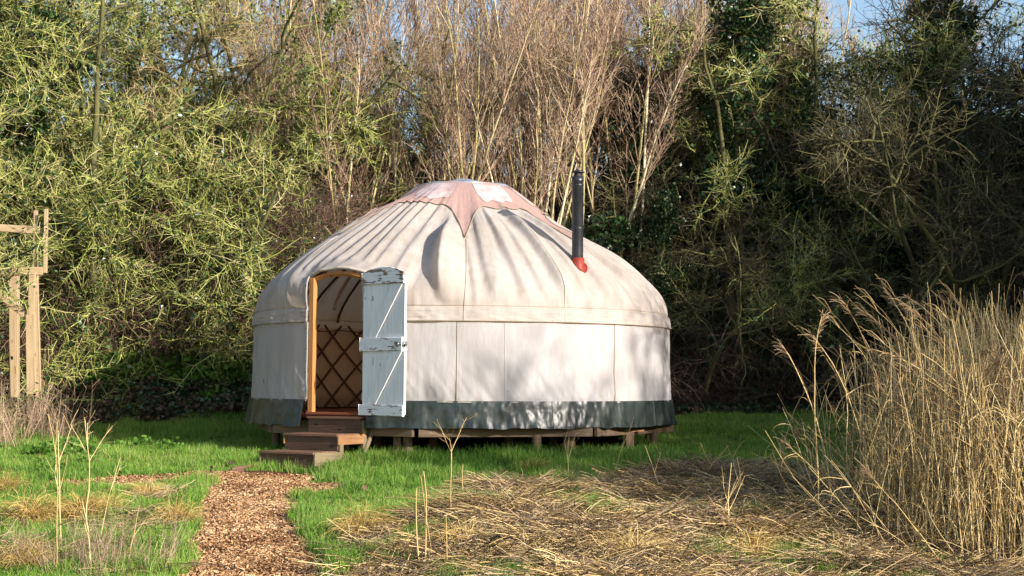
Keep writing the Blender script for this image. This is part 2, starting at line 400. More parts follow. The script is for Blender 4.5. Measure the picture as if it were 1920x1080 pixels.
# ------------------------------------------------------------------ ground
W2 = lambda *p: [tuple(at(x, y)[:2]) for x, y in p]
path_main = [(-2.05, 9.0), (-1.86, 10.2)] + W2((493, 1078), (472, 1020), (458, 965), (462, 925), (515, 895)) 
path_left = W2((500, 892), (380, 897), (250, 904), (100, 915), (-60, 925))
def path_d(x, y):
    """negative on the chip path"""
    w = .07 * fbm(x * 2.2, y * 2.2, 0, 21)
    a = dist_poly(x, y, path_main) - (.43 + .10 * sstep(12.2, 10.5, y)) + w
    b_ = dist_poly(x, y, path_left) - .40 + w * 1.5 + .16 * sstep(-3.3, -4.8, x)
    c = np.hypot((x + 2.43) / 1.5, y - 15.55) - .48 + w
    return np.minimum(np.minimum(a, b_), c)
xs = np.concatenate([[-300, -120, -60, -30], np.arange(-14, 14.01, .1), [30, 60, 120, 300]])
ys = np.concatenate([[-60, -20, 0, 4, 7], np.arange(8.5, 36, .1), [40, 50, 80, 150, 400]])
X, Y = np.meshgrid(xs, ys); Z = ground(X, Y)
g = Geo(); nx, ny = len(xs), len(ys)
i = (np.arange(ny - 1)[:, None] * nx + np.arange(nx - 1)[None, :]).ravel()
g.add(np.stack([X, Y, Z], -1), np.stack([i, i + 1, i + nx + 1, i + nx], 1))
m, nt, b = mk('soil', .95, .1); M['soil'] = m
geo = nt.nodes.new("ShaderNodeNewGeometry")
c = ramp(nt, noise(nt, geo.outputs['Position'], 3, 8, .7), [(.3, (.035, .028, .014)), (.5, (.06, .055, .022)), (.7, (.085, .07, .035))])
nt.links.new(c, b.inputs['Base Color']); bump(nt, b, noise(nt, geo.outputs['Position'], 18, 6), .8, .04)
tag(g.obj('ground', M['soil']), kind='structure')
# path bed: a sheet just above the soil where the chips lie
xs = np.arange(-6.5, -.9, .06); ys = np.arange(8.6, 17, .06); X, Y = np.meshgrid(xs, ys); D = path_d(X, Y)
g = Geo(); i = (np.arange(len(ys) - 1)[:, None] * len(xs) + np.arange(len(xs) - 1)[None, :])
keep = (D[:-1, :-1] < .02); i = i[keep]
g.add(np.stack([X, Y, ground(X, Y) + .006], -1), np.stack([i, i + 1, i + len(xs) + 1, i + len(xs)], 1))
m, nt, b = mk('path_bed', .95, .1); geo = nt.nodes.new("ShaderNodeNewGeometry")
nt.links.new(ramp(nt, noise(nt, geo.outputs['Position'], 40, 5, .7), [(.35, (.05, .022, .012)), (.6, (.14, .065, .035)), (.75, (.28, .15, .08))]), b.inputs['Base Color'])
bump(nt, b, noise(nt, geo.outputs['Position'], 60, 4), .8, .02)
tag(g.obj('path', m), kind='structure')

# ------------------------------------------------------------------ YURT
CX, CY = -.66, 20.0
yurt = empty('yurt', (CX, CY, 0)); tag(yurt, 'cream canvas yurt with pinkish star crown, green skirt and black flue', 'yurt')
yurt.rotation_euler = (0, R(.35), 0)
OP0, OP1 = -40.2, -22.8     # doorway, degrees (0 = towards camera, + = right)
NP = np.array([(.60, 3.43), (.72, 3.345), (.94, 3.18), (1.22, 2.98), (1.63, 2.735), (1.99, 2.49), (2.34, 2.22), (2.55, 2.00), (2.655, 1.85), (2.69, 1.735), (2.71, 1.65), (2.72, 1.567)])
CP = np.array([(.60, 3.43), (.72, 3.36), (1.00, 3.20), (1.30, 3.04), (1.70, 2.80), (2.10, 2.55), (2.45, 2.31), (2.68, 2.12), (2.735, 1.95), (2.72, 1.735), (2.715, 1.65), (2.72, 1.567)])
UI = np.linspace(0, 1, 12); UC = UI[7]
def smooth_interp(u, pts):
    # catmull-rom through pts
    t = np.nan_to_num(np.clip(u, 0, 1)) * (len(pts) - 1); k = np.minimum(t.astype(int), len(pts) - 2); f = (t - k)[..., None]
    p = np.vstack([2 * pts[0] - pts[1], pts, 2 * pts[-1] - pts[-2]]); a, b_, c, d_ = p[k], p[k + 1], p[k + 2], p[k + 3]
    return .5 * ((2 * b_) + (-a + c) * f + (2 * a - 5 * b_ + 4 * c - d_) * f ** 2 + (-a + 3 * b_ - 3 * c + d_) * f ** 3)
def wdoor(th):
    l = sstep(-66, -43, th); r = 1 - .62 * sstep(-24, -9, th) - .38 * sstep(-8, -2.5, th)
    return np.clip(np.minimum(l, r), 0, 1)
folds = [  # theta at crown, theta at eave, width deg, height, u start, u end
    (-5.0, -2.2, 4.6, .185, .28, .97), (3.2, 4.6, 2.6, .035, .35, .97), (8, 10.5, 3.6, .050, .22, .97), (15, 18.5, 4.2, .075, .18, .97), (20, 25.5, 3.4, .055, .25, .97), (25, 32, 4.4, .090, .18, .97), (31, 39, 3.8, .065, .2, .98),
    (38, 46.5, 4.0, .085, .2, .98), (45, 53, 3.4, .060, .3, .98), (53, 60, 3.6, .080, .25, .98), (62, 67, 3.4, .06, .3, .98), (70, 74, 3.6, .08, .3, 1), (79, 81, 3.4, .06, .3, 1),
    (-49, -46, 3.2, .06, .12, .9), (-55, -54, 3.6, .075, .15, .95), (-63, -62, 3.6, .08, .15, .98), (-70, -71, 3.6, .07, .2, .98), (-79, -80, 3.6, .08, .2, .98), (-88, -89, 3.6, .06, .2, .98),
    (-45, -44, 2.2, .035, .10, .62), (-39, -41, 2.0, .034, .08, .62), (-33, -37, 1.9, .034, .08, .60), (-27, -33, 1.8, .032, .08, .6), (-22, -28, 1.8, .028, .08, .6), (-17, -23, 2.0, .026, .1, .6), (-12, -16, 3, .03, .12, .7)]
def roof(th, u):
    """th degrees, u 0..1 -> local xyz on the canvas"""
    th = np.asarray(th, float); u = np.asarray(u, float); th, u = np.broadcast_arrays(th, u)
    p = smooth_interp(u, NP); c = smooth_interp(u, CP); w = wdoor(th)[..., None]
    hm = np.exp(-((u - UC) / .09) ** 2) * .075 * np.clip(1 - ((th - (OP0 + OP1) / 2) / 9.2) ** 2, -.5, 1) * sstep(.5, 1, w[..., 0])
    rz_ = p * (1 - w) + c * w; r, z = rz_[..., 0].copy(), rz_[..., 1] + hm
    env = sstep(0.02, .35, u) * (1 - sstep(.62, .815, u) * .8)
    dsp = -.028 * env * (1 - .6 * w[..., 0]) * np.abs(np.sin(np.radians((th + 4) * 11)) ) ** .8
    for a, b_, wd, amp, u0, u1 in folds:
        cc = a + (b_ - a) * u + 1.0 * np.sin(u * 7 + a)
        x = (th - cc) / wd; x = np.where(x < 0, x * 2.6, x * .8)
        dsp = dsp + 1.05 * amp * np.exp(-x * x) * sstep(u0, u0 + .2, u) * (1 - .93 * sstep(.60, .805, u)) * (1 - sstep(min(.81, u1) - .05, min(.83, u1), u))
    dsp = dsp + .02 * fbm(th * .16 + u * 2, u * 3, 0, 5) * env + .008 * fbm(th * .55, u * 7, 0, 8) * sstep(.1, .3, u)
    tuck = -.016 * np.exp(-((u - .818) / .008) ** 2)
    bandw = .011 * fbm(th * .35, u * 26, 0, 31) * sstep(.82, .86, u) + .008 * sstep(.825, .86, u)
    # outward normal in the r,z plane
    du = .004; p2 = smooth_interp(np.clip(u + du, 0, 1), NP) - smooth_interp(np.clip(u - du, 0, 1), NP)
    nr, nz = -p2[..., 1], p2[..., 0]; l = np.hypot(nr, nz) + 1e-9; nr, nz = nr / l, nz / l
    D = dsp + (tuck + bandw)
    r = r + D * nr; z = z + D * nz
    a = np.radians(th); return np.stack([r * np.sin(a), -r * np.cos(a), z], -1)
def gridfaces(nu, nv, wrap=False):
    i = np.arange(nu - 1)[:, None] * nv; j = np.arange(nv if wrap else nv - 1)[None, :]; j2 = (j + 1) % nv
    return np.stack([i + j, i + nv + j, i + nv + j2, i + j2], -1)
TH = np.arange(-180, 180, .5); UU = np.concatenate([np.linspace(0, .80, 90), np.linspace(.803, .84, 12), np.linspace(.85, 1, 20)])
P = roof(TH[None, :], UU[:, None]); q = gridfaces(len(UU), len(TH), True)
keep = ~((TH[None, :] >= OP0) & (TH[None, :] < OP1) & (UU[:-1, None] >= UC - .001))
q = q[np.broadcast_to(keep, q.shape[:2])]
# dark stain belt at the tuck is dirt, given by its own strip below
roofo = Geo().add(P, q).obj('roof_canvas', M['canvas'], yurt)
def wall_r(z): return 2.705 + .012 * (1.6 - z)
def wallp(th, z):
    th, z = np.broadcast_arrays(np.asarray(th, float), np.asarray(z, float))
    r = wall_r(z) + .006 * fbm(th * .3, z * 2, 0, 14)
    r = r + (.013 * fbm(th * .55, z * 1.4, 0, 41) ) * (.25 + sstep(1.35, .75, z)) + .010 * np.abs(np.sin(np.radians(th * 8))) * -1
    # diagonal pulls above the skirt
    r = r + .022 * fbm(th * .45 + z * 6, z * 2.0, 0, 51) * sstep(1.2, .7, z) + .010 * fbm(th * .45 - z * 7, z * 2.0, 0, 53) * sstep(1.0, .7, z)
    a = np.radians(th); return np.stack([r * np.sin(a), -r * np.cos(a), z], -1)
thw = np.arange(OP1, 360 + OP0 + .01, .5); zw = np.linspace(.635, 1.615, 46)
Geo().add(wallp(thw[None, :], zw[:, None]), gridfaces(len(zw), len(thw))[..., ::-1].reshape(-1, 4)).obj('wall_canvas', M['canvas_wall'], yurt)
def skirtp(th, z):
    th, z = np.broadcast_arrays(np.asarray(th, float), np.asarray(z, float)); k = (.66 - z) / .31
    r = 2.735 + .045 * k + k * (.026 * fbm(th * .22, z * 2, 0, 61) + .018 * fbm(th * .7, z * 4, 0, 71)) + .012 * fbm(th * .5, z * 9, 0, 77)
    a = np.radians(th); return np.stack([r * np.sin(a), -r * np.cos(a), z + .012 * vnoise(th * .35, 0, 0, 5) * k], -1)
ths = np.arange(OP1 + 1.5, 360 + OP0 - .5, .4); zs = np.linspace(.66, .35, 16)
Geo().add(skirtp(ths[None, :], zs[:, None]), gridfaces(len(zs), len(ths)).reshape(-1, 4)).obj('skirt', M['skirt'], yurt)
# inner lining
thl = np.arange(OP1 + 2, 360 + OP0 - 2, 3.0); 
def lin(th, z):
    th, z = np.broadcast_arrays(th, z); a = np.radians(th); r = 2.64 + .01 * np.sin(th * .4 + z * 3); return np.stack([r * np.sin(a), -r * np.cos(a), z], -1)
zl = np.linspace(.50, 1.62, 6)
Geo().add(lin(thl[None, :], zl[:, None]), gridfaces(len(zl), len(thl)).reshape(-1, 4)).obj('wall_lining', M['lining'], yurt)
# crown star
def star_edge(th):
    d_ = np.abs((th - 2.6 + 25.71) % 51.43 - 25.71) / 25.71
    return 1.10 + .80 * np.clip(1 - d_, 0, 1) ** 5.5 - .03 * np.cos(d_ * math.pi)
rr = smooth_interp(np.linspace(0, 1, 200), NP)[:, 0]
def u_of_r(r): return np.interp(r, rr, np.linspace(0, 1, 200))
ths = np.arange(-180, 180, .35); ue = u_of_r(star_edge(ths)); f = np.linspace(0, 1, 22)
U_ = ue[None, :] * f[:, None]
P = roof(ths[None, :], U_); n_ = nrm(P * np.array([1, 1, 0])) * .6 + np.array([0, 0, .8]); P = P + n_ * (.010)
Geo().add(P, gridfaces(len(f), len(ths), True).reshape(-1, 4)).obj('crown_cover', M['crown'], yurt)
# stitched hem of the star
P = roof(ths, ue) + nrm(roof(ths, ue) * np.array([1, 1, 0])) * .012 + np.array([0, 0, .014])
v, q, t = tubes(np.concatenate([P, P[:1]])[None], np.full((1, len(P) + 1), .006), 4); Geo().add(v, q, tint=t).obj('crown_hem', M['stitch'], yurt)
# clear window patches of the crown
for i, a0 in enumerate(np.arange(-24, 330, 51.43)):
    tp = np.linspace(a0 - 17, a0 + 17, 22) + 1.0; f = np.linspace(0, 1, 8)
    k = ((tp - a0 - 1) / 17)
    r0, r1 = .66 + 0 * k, .70 + .30 * np.sqrt(np.clip(1 - k ** 4, 0, 1)) * (1 + .12 * np.sin(k * 9 + i))
    U_ = u_of_r(r0[None] * (1 - f[:, None]) + r1[None] * f[:, None])
    P = roof(tp[None], U_); P = P + (nrm(P * np.array([1, 1, 0])) * .6 + np.array([0, 0, .8])) * .016
    Geo().add(P, gridfaces(8, 22).reshape(-1, 4)).obj('crown_window', M['vinyl'], yurt)
# cap
r = np.array([.0, .08, .16, .3, .45, .58, .635, .645, .63]); z = np.array([3.545, 3.54, 3.52, 3.48, 3.455, 3.44, 3.43, 3.40, 3.37])
th = np.radians(np.arange(0, 360, 4)); w = .008 * np.sin(th * 8)[None, :] * (r[:, None] / .6)
P = np.stack([r[:, None] * np.sin(th), -r[:, None] * np.cos(th), z[:, None] + w], -1)
Geo().add(P, gridfaces(len(r), len(th), True).reshape(-1, 4)).obj('crown_cap', M['cap'], yurt)
# seams
def strip(name, pts, width, mat, off=.004, parent=yurt):
    pts = np.asarray(pts); out = nrm(pts * np.array([1, 1, 0])); out[:, 2] += .5 * (np.linspace(1, 0, len(pts))); out = nrm(out)
    T = nrm(np.gradient(pts, axis=0)); S_ = nrm(np.cross(T, out))
    c = pts + out * off
    v = np.stack([c - S_ * width / 2 - out * .006, c - S_ * width / 2, c + S_ * width / 2, c + S_ * width / 2 - out * .006], 1).reshape(-1, 3)
    return Geo().add(v, gridfaces(len(pts), 4).reshape(-1, 4)).obj(name, mat, parent)
for t0 in list(np.arange(2.6, 360, 25.714)) + [-72, 60]:
    t0 = (t0 + 180) % 360 - 180
    if OP0 - 3 < t0 < OP1 + 6: continue
    u0 = float(u_of_r(star_edge(t0))) + .005
    uu = np.linspace(u0, .999, 70); strip('seam', roof(t0 + .5 * np.sin(uu * 5), uu), .010, M['tape'] if abs(t0 - 2.6) > 1 else M['stitch'], .005)
for t0, wd in ((.6, .014), (12.2, .007), (43.5, .022), (57, .008), (74, .012), (-70, .01), (100, .01), (140, .01), (180, .01), (-140, .01), (-100, .01)):
    strip('seam', wallp(t0, np.linspace(1.6, .64, 24)), wd * .8, M['stitch'] if wd > .013 else M['tape'], .004)
for t0 in (1.4, 24, 60, -72): strip('seam', skirtp(t0, np.linspace(.655, .352, 10)), .008, M['skseam'], .004)
# rope line in the tuck, hem of the roof band, piping above skirt
tt = np.arange(OP1 + .5, 360 + OP0 - .5, 1.0)
def ring(name, fn, rad, mat, off=0):
    P = fn(tt); P = P + nrm(P * np.array([1, 1, 0])) * off
    v, q, t = tubes(P[None], np.full((1, len(P)), rad), 5); return Geo().add(v, q, tint=t).obj(name, mat, yurt)
ring('rope', lambda t: roof(t, .818), .005, M['tape'], .001)
ring('roof_hem', lambda t: roof(t, .999), .0045, M['stitch'], .002)
ring('piping', lambda t: wallp(t, .648), .007, M['tape'], .012)
# opening hem + vertical canvas edges with studs
P = roof(np.linspace(OP0 - .3, OP1 + .3, 40), np.full(40, UC)); v, q, t = tubes(P[None], np.full((1, 40), .020), 6); Geo().add(v, q, tint=t).obj('doorway_hem', M['tape'], yurt)
for t_ in (OP0 - .35, OP1 + .2):
    P1 = np.concatenate([roof(t_, np.linspace(UC, .99, 20)), wallp(t_, np.linspace(1.56, .66, 20))]); strip('canvas_edge', P1, .035, M['canvas_wall'], .010)
for z_ in (.70, .98, 1.26, 1.5, 1.8, 2.0):
    p = wallp(OP0 - .35, z_) if z_ < 1.56 else roof(OP0 - .35, np.interp(-z_, [-2.13, -1.95, -1.735], [UI[7], UI[8], UI[9]]))
    p = p + nrm(p * np.array([1, 1, 0])) * .018
    v, q, t = tubes(np.stack([p - nrm(p * [1, 1, 0]) * .008, p])[None], np.full((1, 2), .010), 8); Geo().add(np.vstack([v, v[8:].mean(0)]), q, [[8 + k, 8 + (k + 1) % 8, 16] for k in range(8)], tint=.5).obj('stud', M['brass'], yurt)
# torn patches on the left wall
for th_, z_, w_, h_ in ((-62.5, .86, .05, .12), (-60.5, .90, .02, .06)):
    a = np.linspace(0, 2 * math.pi, 13)[:-1]; rr_ = 1 + .35 * np.sin(a * 3 + th_)
    P = wallp(th_ + np.degrees(w_ / 2.7) * rr_ * np.cos(a) * .6, z_ + h_ / 2 * rr_ * np.sin(a)); P = P + nrm(P * np.array([1, 1, 0])) * .004
    Geo().add(np.vstack([P, P.mean(0)]), None, [[k, (k + 1) % 12, 12] for k in range(12)]).obj('patch', M['stitch'], yurt)

def pol(th, r, z): a = R(th); return (r * math.sin(a), -r * math.cos(a), z)
# door frame
fl = .485
for th_ in (OP0 + .75, OP1 + .4):
    board('door_jamb', yurt, pol(th_, 2.665, fl), pol(th_, 2.665, 2.085), .075, .07, M['jamb'], roll=R((OP0 + OP1) / 2))
pa, pb = np.array(pol(OP0, 2.665, 2.09)), np.array(pol(OP1, 2.665, 2.09)); f = np.linspace(0, 1, 14)
P = pa[None] * (1 - f[:, None]) + pb[None] * f[:, None]; P[:, 2] += .07 * (1 - (2 * f - 1) ** 2) - .035; 
v, q, t = tubes(P[None], np.full((1, 14), .03), 4); Geo().add(v, q, tint=t).obj('door_head', M['jamb'], yurt, False)
board('door_sill', yurt, tuple(np.array(pol(OP0, 2.69, fl + .015))), tuple(np.array(pol(OP1, 2.69, fl + .015))), .10, .03, M['floor'])
# lattice wall
ns = 38; step = 360 / ns; zt, zb = 1.66, .50; span = (zt - zb) / 2.60 * 180 / math.pi * 1.0
mesh_l = {}
for sgn, rr_ in ((1, 2.595), (-1, 2.575)):
    v0 = np.linspace(0, 1, 13)
    P = np.array([pol(sgn * span * (k - .5), rr_, zb + (zt - zb) * k) for k in v0])
    out = nrm(P * np.array([1, 1, 0])); T = nrm(np.gradient(P, axis=0)); S_ = np.cross(out, T)
    v = np.stack([P + S_ * .014 + out * .008, P + S_ * .014 - out * .008, P - S_ * .014 - out * .008, P - S_ * .014 + out * .008], 1).reshape(-1, 3)
    me = Geo().add(v, gridfaces(13, 4, True).reshape(-1, 4)).mesh('lattice_slat', [M['lattice']], False)
    for k in range(ns):
        a0 = k * step; rel = ((a0 + 180) % 360) - 180
        ext = [rel - span / 2, rel + span / 2]
        if ext[1] > OP0 + 1 and ext[0] < OP1 - 1: continue
        link('lattice_slat', me, yurt, (0, 0, 0), (0, 0, R(a0)))
# roof poles
pp = [smooth_interp(np.array([u]), NP)[0] for u in np.linspace(.0, .80, 12)]
P = np.array([(0, -(p[0] - .045), p[1] - .05) for p in pp]); v, q, t = tubes(P[None], np.full((1, 12), .019), 6)
me = Geo().add(v, q, tint=t).mesh('roof_pole', [M['lattice']])
for k in range(28):
    a0 = 6 + k * 360 / 28; rel = ((a0 + 180) % 360) - 180
    link('roof_pole', me, yurt, (0, 0, 0), (0, 0, R(a0)))
a = np.radians(np.arange(0, 361, 6)); P = np.stack([.60 * np.sin(a), -.60 * np.cos(a), np.full(a.shape, 3.36)], -1)
v, q, t = tubes(P[None], np.full((1, len(a)), .035), 6); Geo().add(v, q, tint=t).obj('crown_ring', M['lattice'], yurt)
# cord inside at lattice top
a = np.radians(np.arange(-20, 318, 3)); P = np.stack([2.55 * np.sin(a), -2.55 * np.cos(a), 1.60 - .03 * np.abs(np.sin(a * 12))], -1)
v, q, t = tubes(P[None], np.full((1, len(a)), .008), 4); Geo().add(v, q, tint=t).obj('lattice_cord', M['lattice'], yurt)

# door: hinged at the right jamb, swung outwards
hinge = Vector(pol(OP1 + .2, 2.73, 0)); free = Vector((-.545, -2.96, 0)); dirx = (free - Vector((hinge.x, hinge.y, 0))); dirx.z = 0
DW = dirx.length; dirx.normalize(); nface = Vector((dirx.y, -dirx.x, 0))   # visible face normal (towards left/camera)
if nface.x > 0: nface = -nface
mw = Matrix((dirx, Vector((0, 0, 1)), nface)).transposed().to_4x4()  # local x along door, y up, z out of visible face
if mw.to_3x3().determinant() < 0: pass
DZ0, DH = .505, 1.60
core = Geo(); f = np.linspace(0, 1, 15)
def dtop(x): return DH + .065 * (1 - (2 * x / DW - 1) ** 2)
def slab(x0, x1, y0, ytop, z0, z1, n=2, ybot=None):
    xx = np.linspace(x0, x1, n); top = np.array([ytop(x) for x in xx]); bot = np.full(n, y0) if ybot is None else np.array([ybot(x) for x in xx])
    v = np.stack([np.stack([xx, bot, np.full(n, z0)], -1), np.stack([xx, bot, np.full(n, z1)], -1), np.stack([xx, top, np.full(n, z1)], -1), np.stack([xx, top, np.full(n, z0)], -1)], 1).reshape(-1, 3)
    q = gridfaces(n, 4, True).reshape(-1, 4).tolist() + [[3, 2, 1, 0], [4 * n - 4, 4 * n - 3, 4 * n - 2, 4 * n - 1]]
    return v, q
g = Geo(); v, q = slab(.004, DW - .004, .004, lambda x: dtop(x) - .006, -.028, -.012, 14); g.add(v, q)
door = g.obj('door', M['paint'], yurt, False); door.matrix_local = Matrix.Translation(hinge + Vector((0, 0, DZ0))) @ mw
tag(door, 'white ledged plank door with peeling paint standing open')
npl = 5
for k in range(npl):
    x0, x1 = DW * k / npl + .0012, DW * (k + 1) / npl - .0012
    v, q = slab(x0, x1, .0, dtop, -.0115 + .001 * (k % 2), .008 + .0012 * (k % 3), 4); Geo().add(v, q).obj('plank', M['paint'], door, False)
def dboard(name, x0, x1, y0, y1, mat, z1=.036, lab=None, top=None):
    v, q = slab(x0, x1, y0, top or (lambda x: y1), .0105, z1, 8 if top else 2)
    c = v.mean(0); o = Geo().add(v - c, q).obj(name, mat, door, False, tuple(c)); md = o.modifiers.new('bevel', 'BEVEL'); md.width = .004; md.segments = 1
    if lab: o['label'] = lab
    return o
dboard('ledge', -.03, DW + .008, -.015, .105, M['peel_little'], lab='bottom ledge with worn white paint')
dboard('ledge', -.025, DW - .015, .715, .865, M['peel'], lab='middle ledge with bare brown wood showing')
dboard('ledge', 0, DW, 1.475, 1.6, M['peel'], lab='arched top ledge with flaking paint', top=lambda x: dtop(x) + .003)
def brace(xa, xb, y0, y1, w):
    v = []
    for zz in (.0105, .026): v += [(xa, y0, zz), (xa + w, y0, zz), (xb, y1, zz), (xb - w, y1, zz)]
    q = [[0, 3, 2, 1], [4, 5, 6, 7], [0, 1, 5, 4], [1, 2, 6, 5], [2, 3, 7, 6], [3, 0, 4, 7]]
    v = np.array(v); c = v.mean(0); o = Geo().add(v - c, q).obj('brace', M['paint'], door, False, tuple(c))
    md = o.modifiers.new('bevel', 'BEVEL'); md.width = .005; md.segments = 1
brace(.06, DW - .02, .868, 1.472, .17); brace(.06, DW - .02, .108, .712, .17)
o = dboard('edge_strip', DW - .012, DW + .006, .03, 1.60, M['paint'], .012)
# cracks: dark drips of old paint loss on planks
for x_, y_, w_, h_ in ((.17, .60, .006, .09), (.29, .56, .006, .035), (.03, 1.32, .010, .02)):
    v, q = cubebox(w_, h_, .0016); Geo().add(v, q).obj('scratch', M['postwood'], door, False, (x_, y_, .0105))
# ring latch
a = np.linspace(0, 2 * math.pi, 17); P = np.stack([.030 * np.cos(a), .030 * np.sin(a), np.zeros(17)], -1)
v, q, t = tubes(P[None], np.full((1, 17), .006), 6); g = Geo().add(v, q, tint=t); v, q = cubebox(.09, .03, .006); g.add(v + [.03, 0, -.004], q)
g.obj('latch', M['steel'], door, True, (DW - .09, .79, .044))
P = np.array([(DW - .01, .79, .02), (DW + .035, .79, .02), (DW + .045, .79, .02)]); v, q, t = tubes(P[None], np.array([[.007, .007, .016]]), 8)
g = Geo().add(v, q, tint=t); v, q = cubebox(.012, .06, .04); g.add(v + [DW + .012, .79, .01], q); g.obj('knob', M['steel'], door)
for ch, x_, s_ in (('3', .135, .055), ('·', .09, .05)):
    cu = bpy.data.curves.new('mark', 'FONT'); cu.body = ch; cu.size = s_ * 1.3; cu.extrude = .0008
    to = bpy.data.objects.new('tmp', cu); col.objects.link(to); dg = bpy.context.evaluated_depsgraph_get(); me = bpy.data.meshes.new_from_object(to.evaluated_get(dg))
    bpy.data.objects.remove(to); me.materials.clear(); me.materials.append(M['ink']); link('number_mark', me, door, (x_, 1.29, .0125))
for y_ in (.05, .8, 1.52):
    v, q = cubebox(.05, .035, .03); Geo().add(v, q).obj('hinge', M['steel'], door, False, (-.012, y_, -.01))

# flue
fx, fy = 1.43, -1.80
flue = Geo()
P = np.array([(fx, fy, 2.14), (fx, fy, 2.7), (fx, fy, 2.705), (fx, fy, 3.30), (fx, fy, 3.302)]); v, q, t = tubes(P[None], np.array([[.068, .068, .070, .070, .072]]), 20); flue.add(v, q)
fo = flue.obj('flue_pipe', M['flue'], yurt)
for z_ in (2.72, 3.24):
    v, q, t = tubes(np.array([[(fx, fy, z_ - .008), (fx, fy, z_ + .008)]]), np.array([[.073, .073]]), 20); Geo().add(v, q).obj('flue_band', M['flue'], yurt)
P = np.array([(fx, fy, z) for z in (3.29, 3.345, 3.346)]); v, q, t = tubes(P[None], np.array([[.073, .073, .05]]), 20); Geo().add(v, q).obj('flue_collar', M['flue'], yurt)
P = np.array([(fx, fy, z) for z in (3.345, 3.39)]); v, q, t = tubes(P[None], np.array([[.045, .045]]), 12); Geo().add(v, q).obj('flue_neck', M['ink'], yurt)
P = np.array([(fx, fy, z) for z in (3.388, 3.393, 3.415, 3.425)]); v, q, t = tubes(P[None], np.array([[.045, .088, .05, .002]]), 20); Geo().add(v, q).obj('cowl', M['flue'], yurt)
P = np.array([(fx + .012, fy - .02, 2.15), (fx + .008, fy - .014, 2.19), (fx, fy, 2.24), (fx, fy, 2.36), (fx, fy, 2.365)]); v, q, t = tubes(P[None], np.array([[.092, .088, .083, .078, .068]]), 20); Geo().add(v, q).obj('flue_boot', M['boot'], yurt)
ar = nrm(np.array([fx, fy, 0])); ur = float(u_of_r(math.hypot(fx, fy))) ; ta = math.degrees(math.atan2(fx, -fy))
pts = [roof(ta + 2.1 * math.cos(x), ur + .006 + .026 * math.sin(x)) for x in np.linspace(0, 2 * math.pi, 25)]
P = np.array(pts) + ar * .004 + np.array([0, 0, .006]); v, q, t = tubes(P[None], np.full((1, 25), .010), 5); g = Geo().add(v, q, tint=t)
g.add(np.vstack([P, P.mean(0)]), None, [[k, k + 1, 25] for k in range(24)]); g.obj('flue_flange', M['boot'], yurt)

# ------------------------------------------------------------------ DECK
deck = empty('deck', (CX, CY, 0)); deck.rotation_euler = (0, R(.35), 0)
tag(deck, 'round timber platform on short posts carrying the yurt', 'platform')
pw = .14; nb = int(2.6 * 2 / pw)
yy = np.linspace(-2.58, 2.58, nb)
an = R(-33)
for k, y_ in enumerate(yy):
    h_ = math.sqrt(max(.01, 2.66 ** 2 - y_ * y_)); ca, sa = math.cos(an), math.sin(an)
    a_ = Vector((-h_ * ca - y_ * sa, -h_ * sa + y_ * ca, .462)); b2 = Vector((h_ * ca - y_ * sa, h_ * sa + y_ * ca, .462))
    board('floor_plank', deck, a_, b2, (5.16 / (nb - 1)) - .006, .036, M['floor'], bev=.003)
RB = 2.75
for k in range(8):
    a0, a1 = 45 * k - 54, 45 * (k + 1) - 54
    p0, p1 = Vector(pol(a0, RB, .335)), Vector(pol(a1, RB, .335)); dd = (p1 - p0).normalized() * .03
    board('rim_beam', deck, p0 + dd, p1 - dd, .05, .17, M['postwood'])
for k in range(5):
    x_ = -1.9 + .95 * k; h_ = math.sqrt(2.35 ** 2 - x_ * x_); board('joist', deck, (x_, -h_, .37), (x_, h_, .37), .05, .14, M['beam'])
def rpost(x_, y_, r_, z1, sq=False, mat='postwood'):
    z0 = float(ground(x_ + CX, y_ + CY)) - .05
    if sq: return board('deck_post', deck, (x_, y_, z0), (x_, y_, z1), r_ * 2, r_ * 2, M[mat])
    P = np.array([(0, 0, 0), (0.004, 0, (z1 - z0) * .5), (0, 0, z1 - z0)]); v, q, t = tubes(P[None], np.array([[r_ * 1.03, r_, r_]]), 12)
    return Geo().add(v, q).obj('deck_post', M[mat], deck, True, (x_, y_, z0))
for x_, y_, r_, sq in ((-.54, -2.42, .055, 0), (-.66, -2.36, .045, 1), (.94, -2.38, .055, 0), (1.32, -2.12, .07, 0), (2.08, -1.5, .05, 1), (2.42, -.9, .05, 0), (.62, -1.6, .055, 0), (-.3, -1.3, .055, 0), (-2.28, -.95, .055, 0), (-1.3, -2.0, .05, 1), (-2.5, .4, .055, 0), (2.5, .6, .055, 0), (1.8, 1.6, .055, 0), (0, 2.3, .055, 0), (-1.6, 1.8, .055, 0), (1.2, 0, .055, 0), (-1.1, .2, .055, 0)):
    rpost(x_, y_, r_, .285, sq)
board('post_cap', deck, (1.95, -1.62, .30), (2.25, -1.38, .30), .06, .035, M['stepside_orange'])

# ------------------------------------------------------------------ STEPS
ca, sa = math.cos(R(33.5)), math.sin(R(33.5))
steps = empty('steps', (CX - 1.37, CY - 2.27, 0), -R(33.5)); tag(steps, 'three brown timber steps climbing to the open yurt door', 'steps')
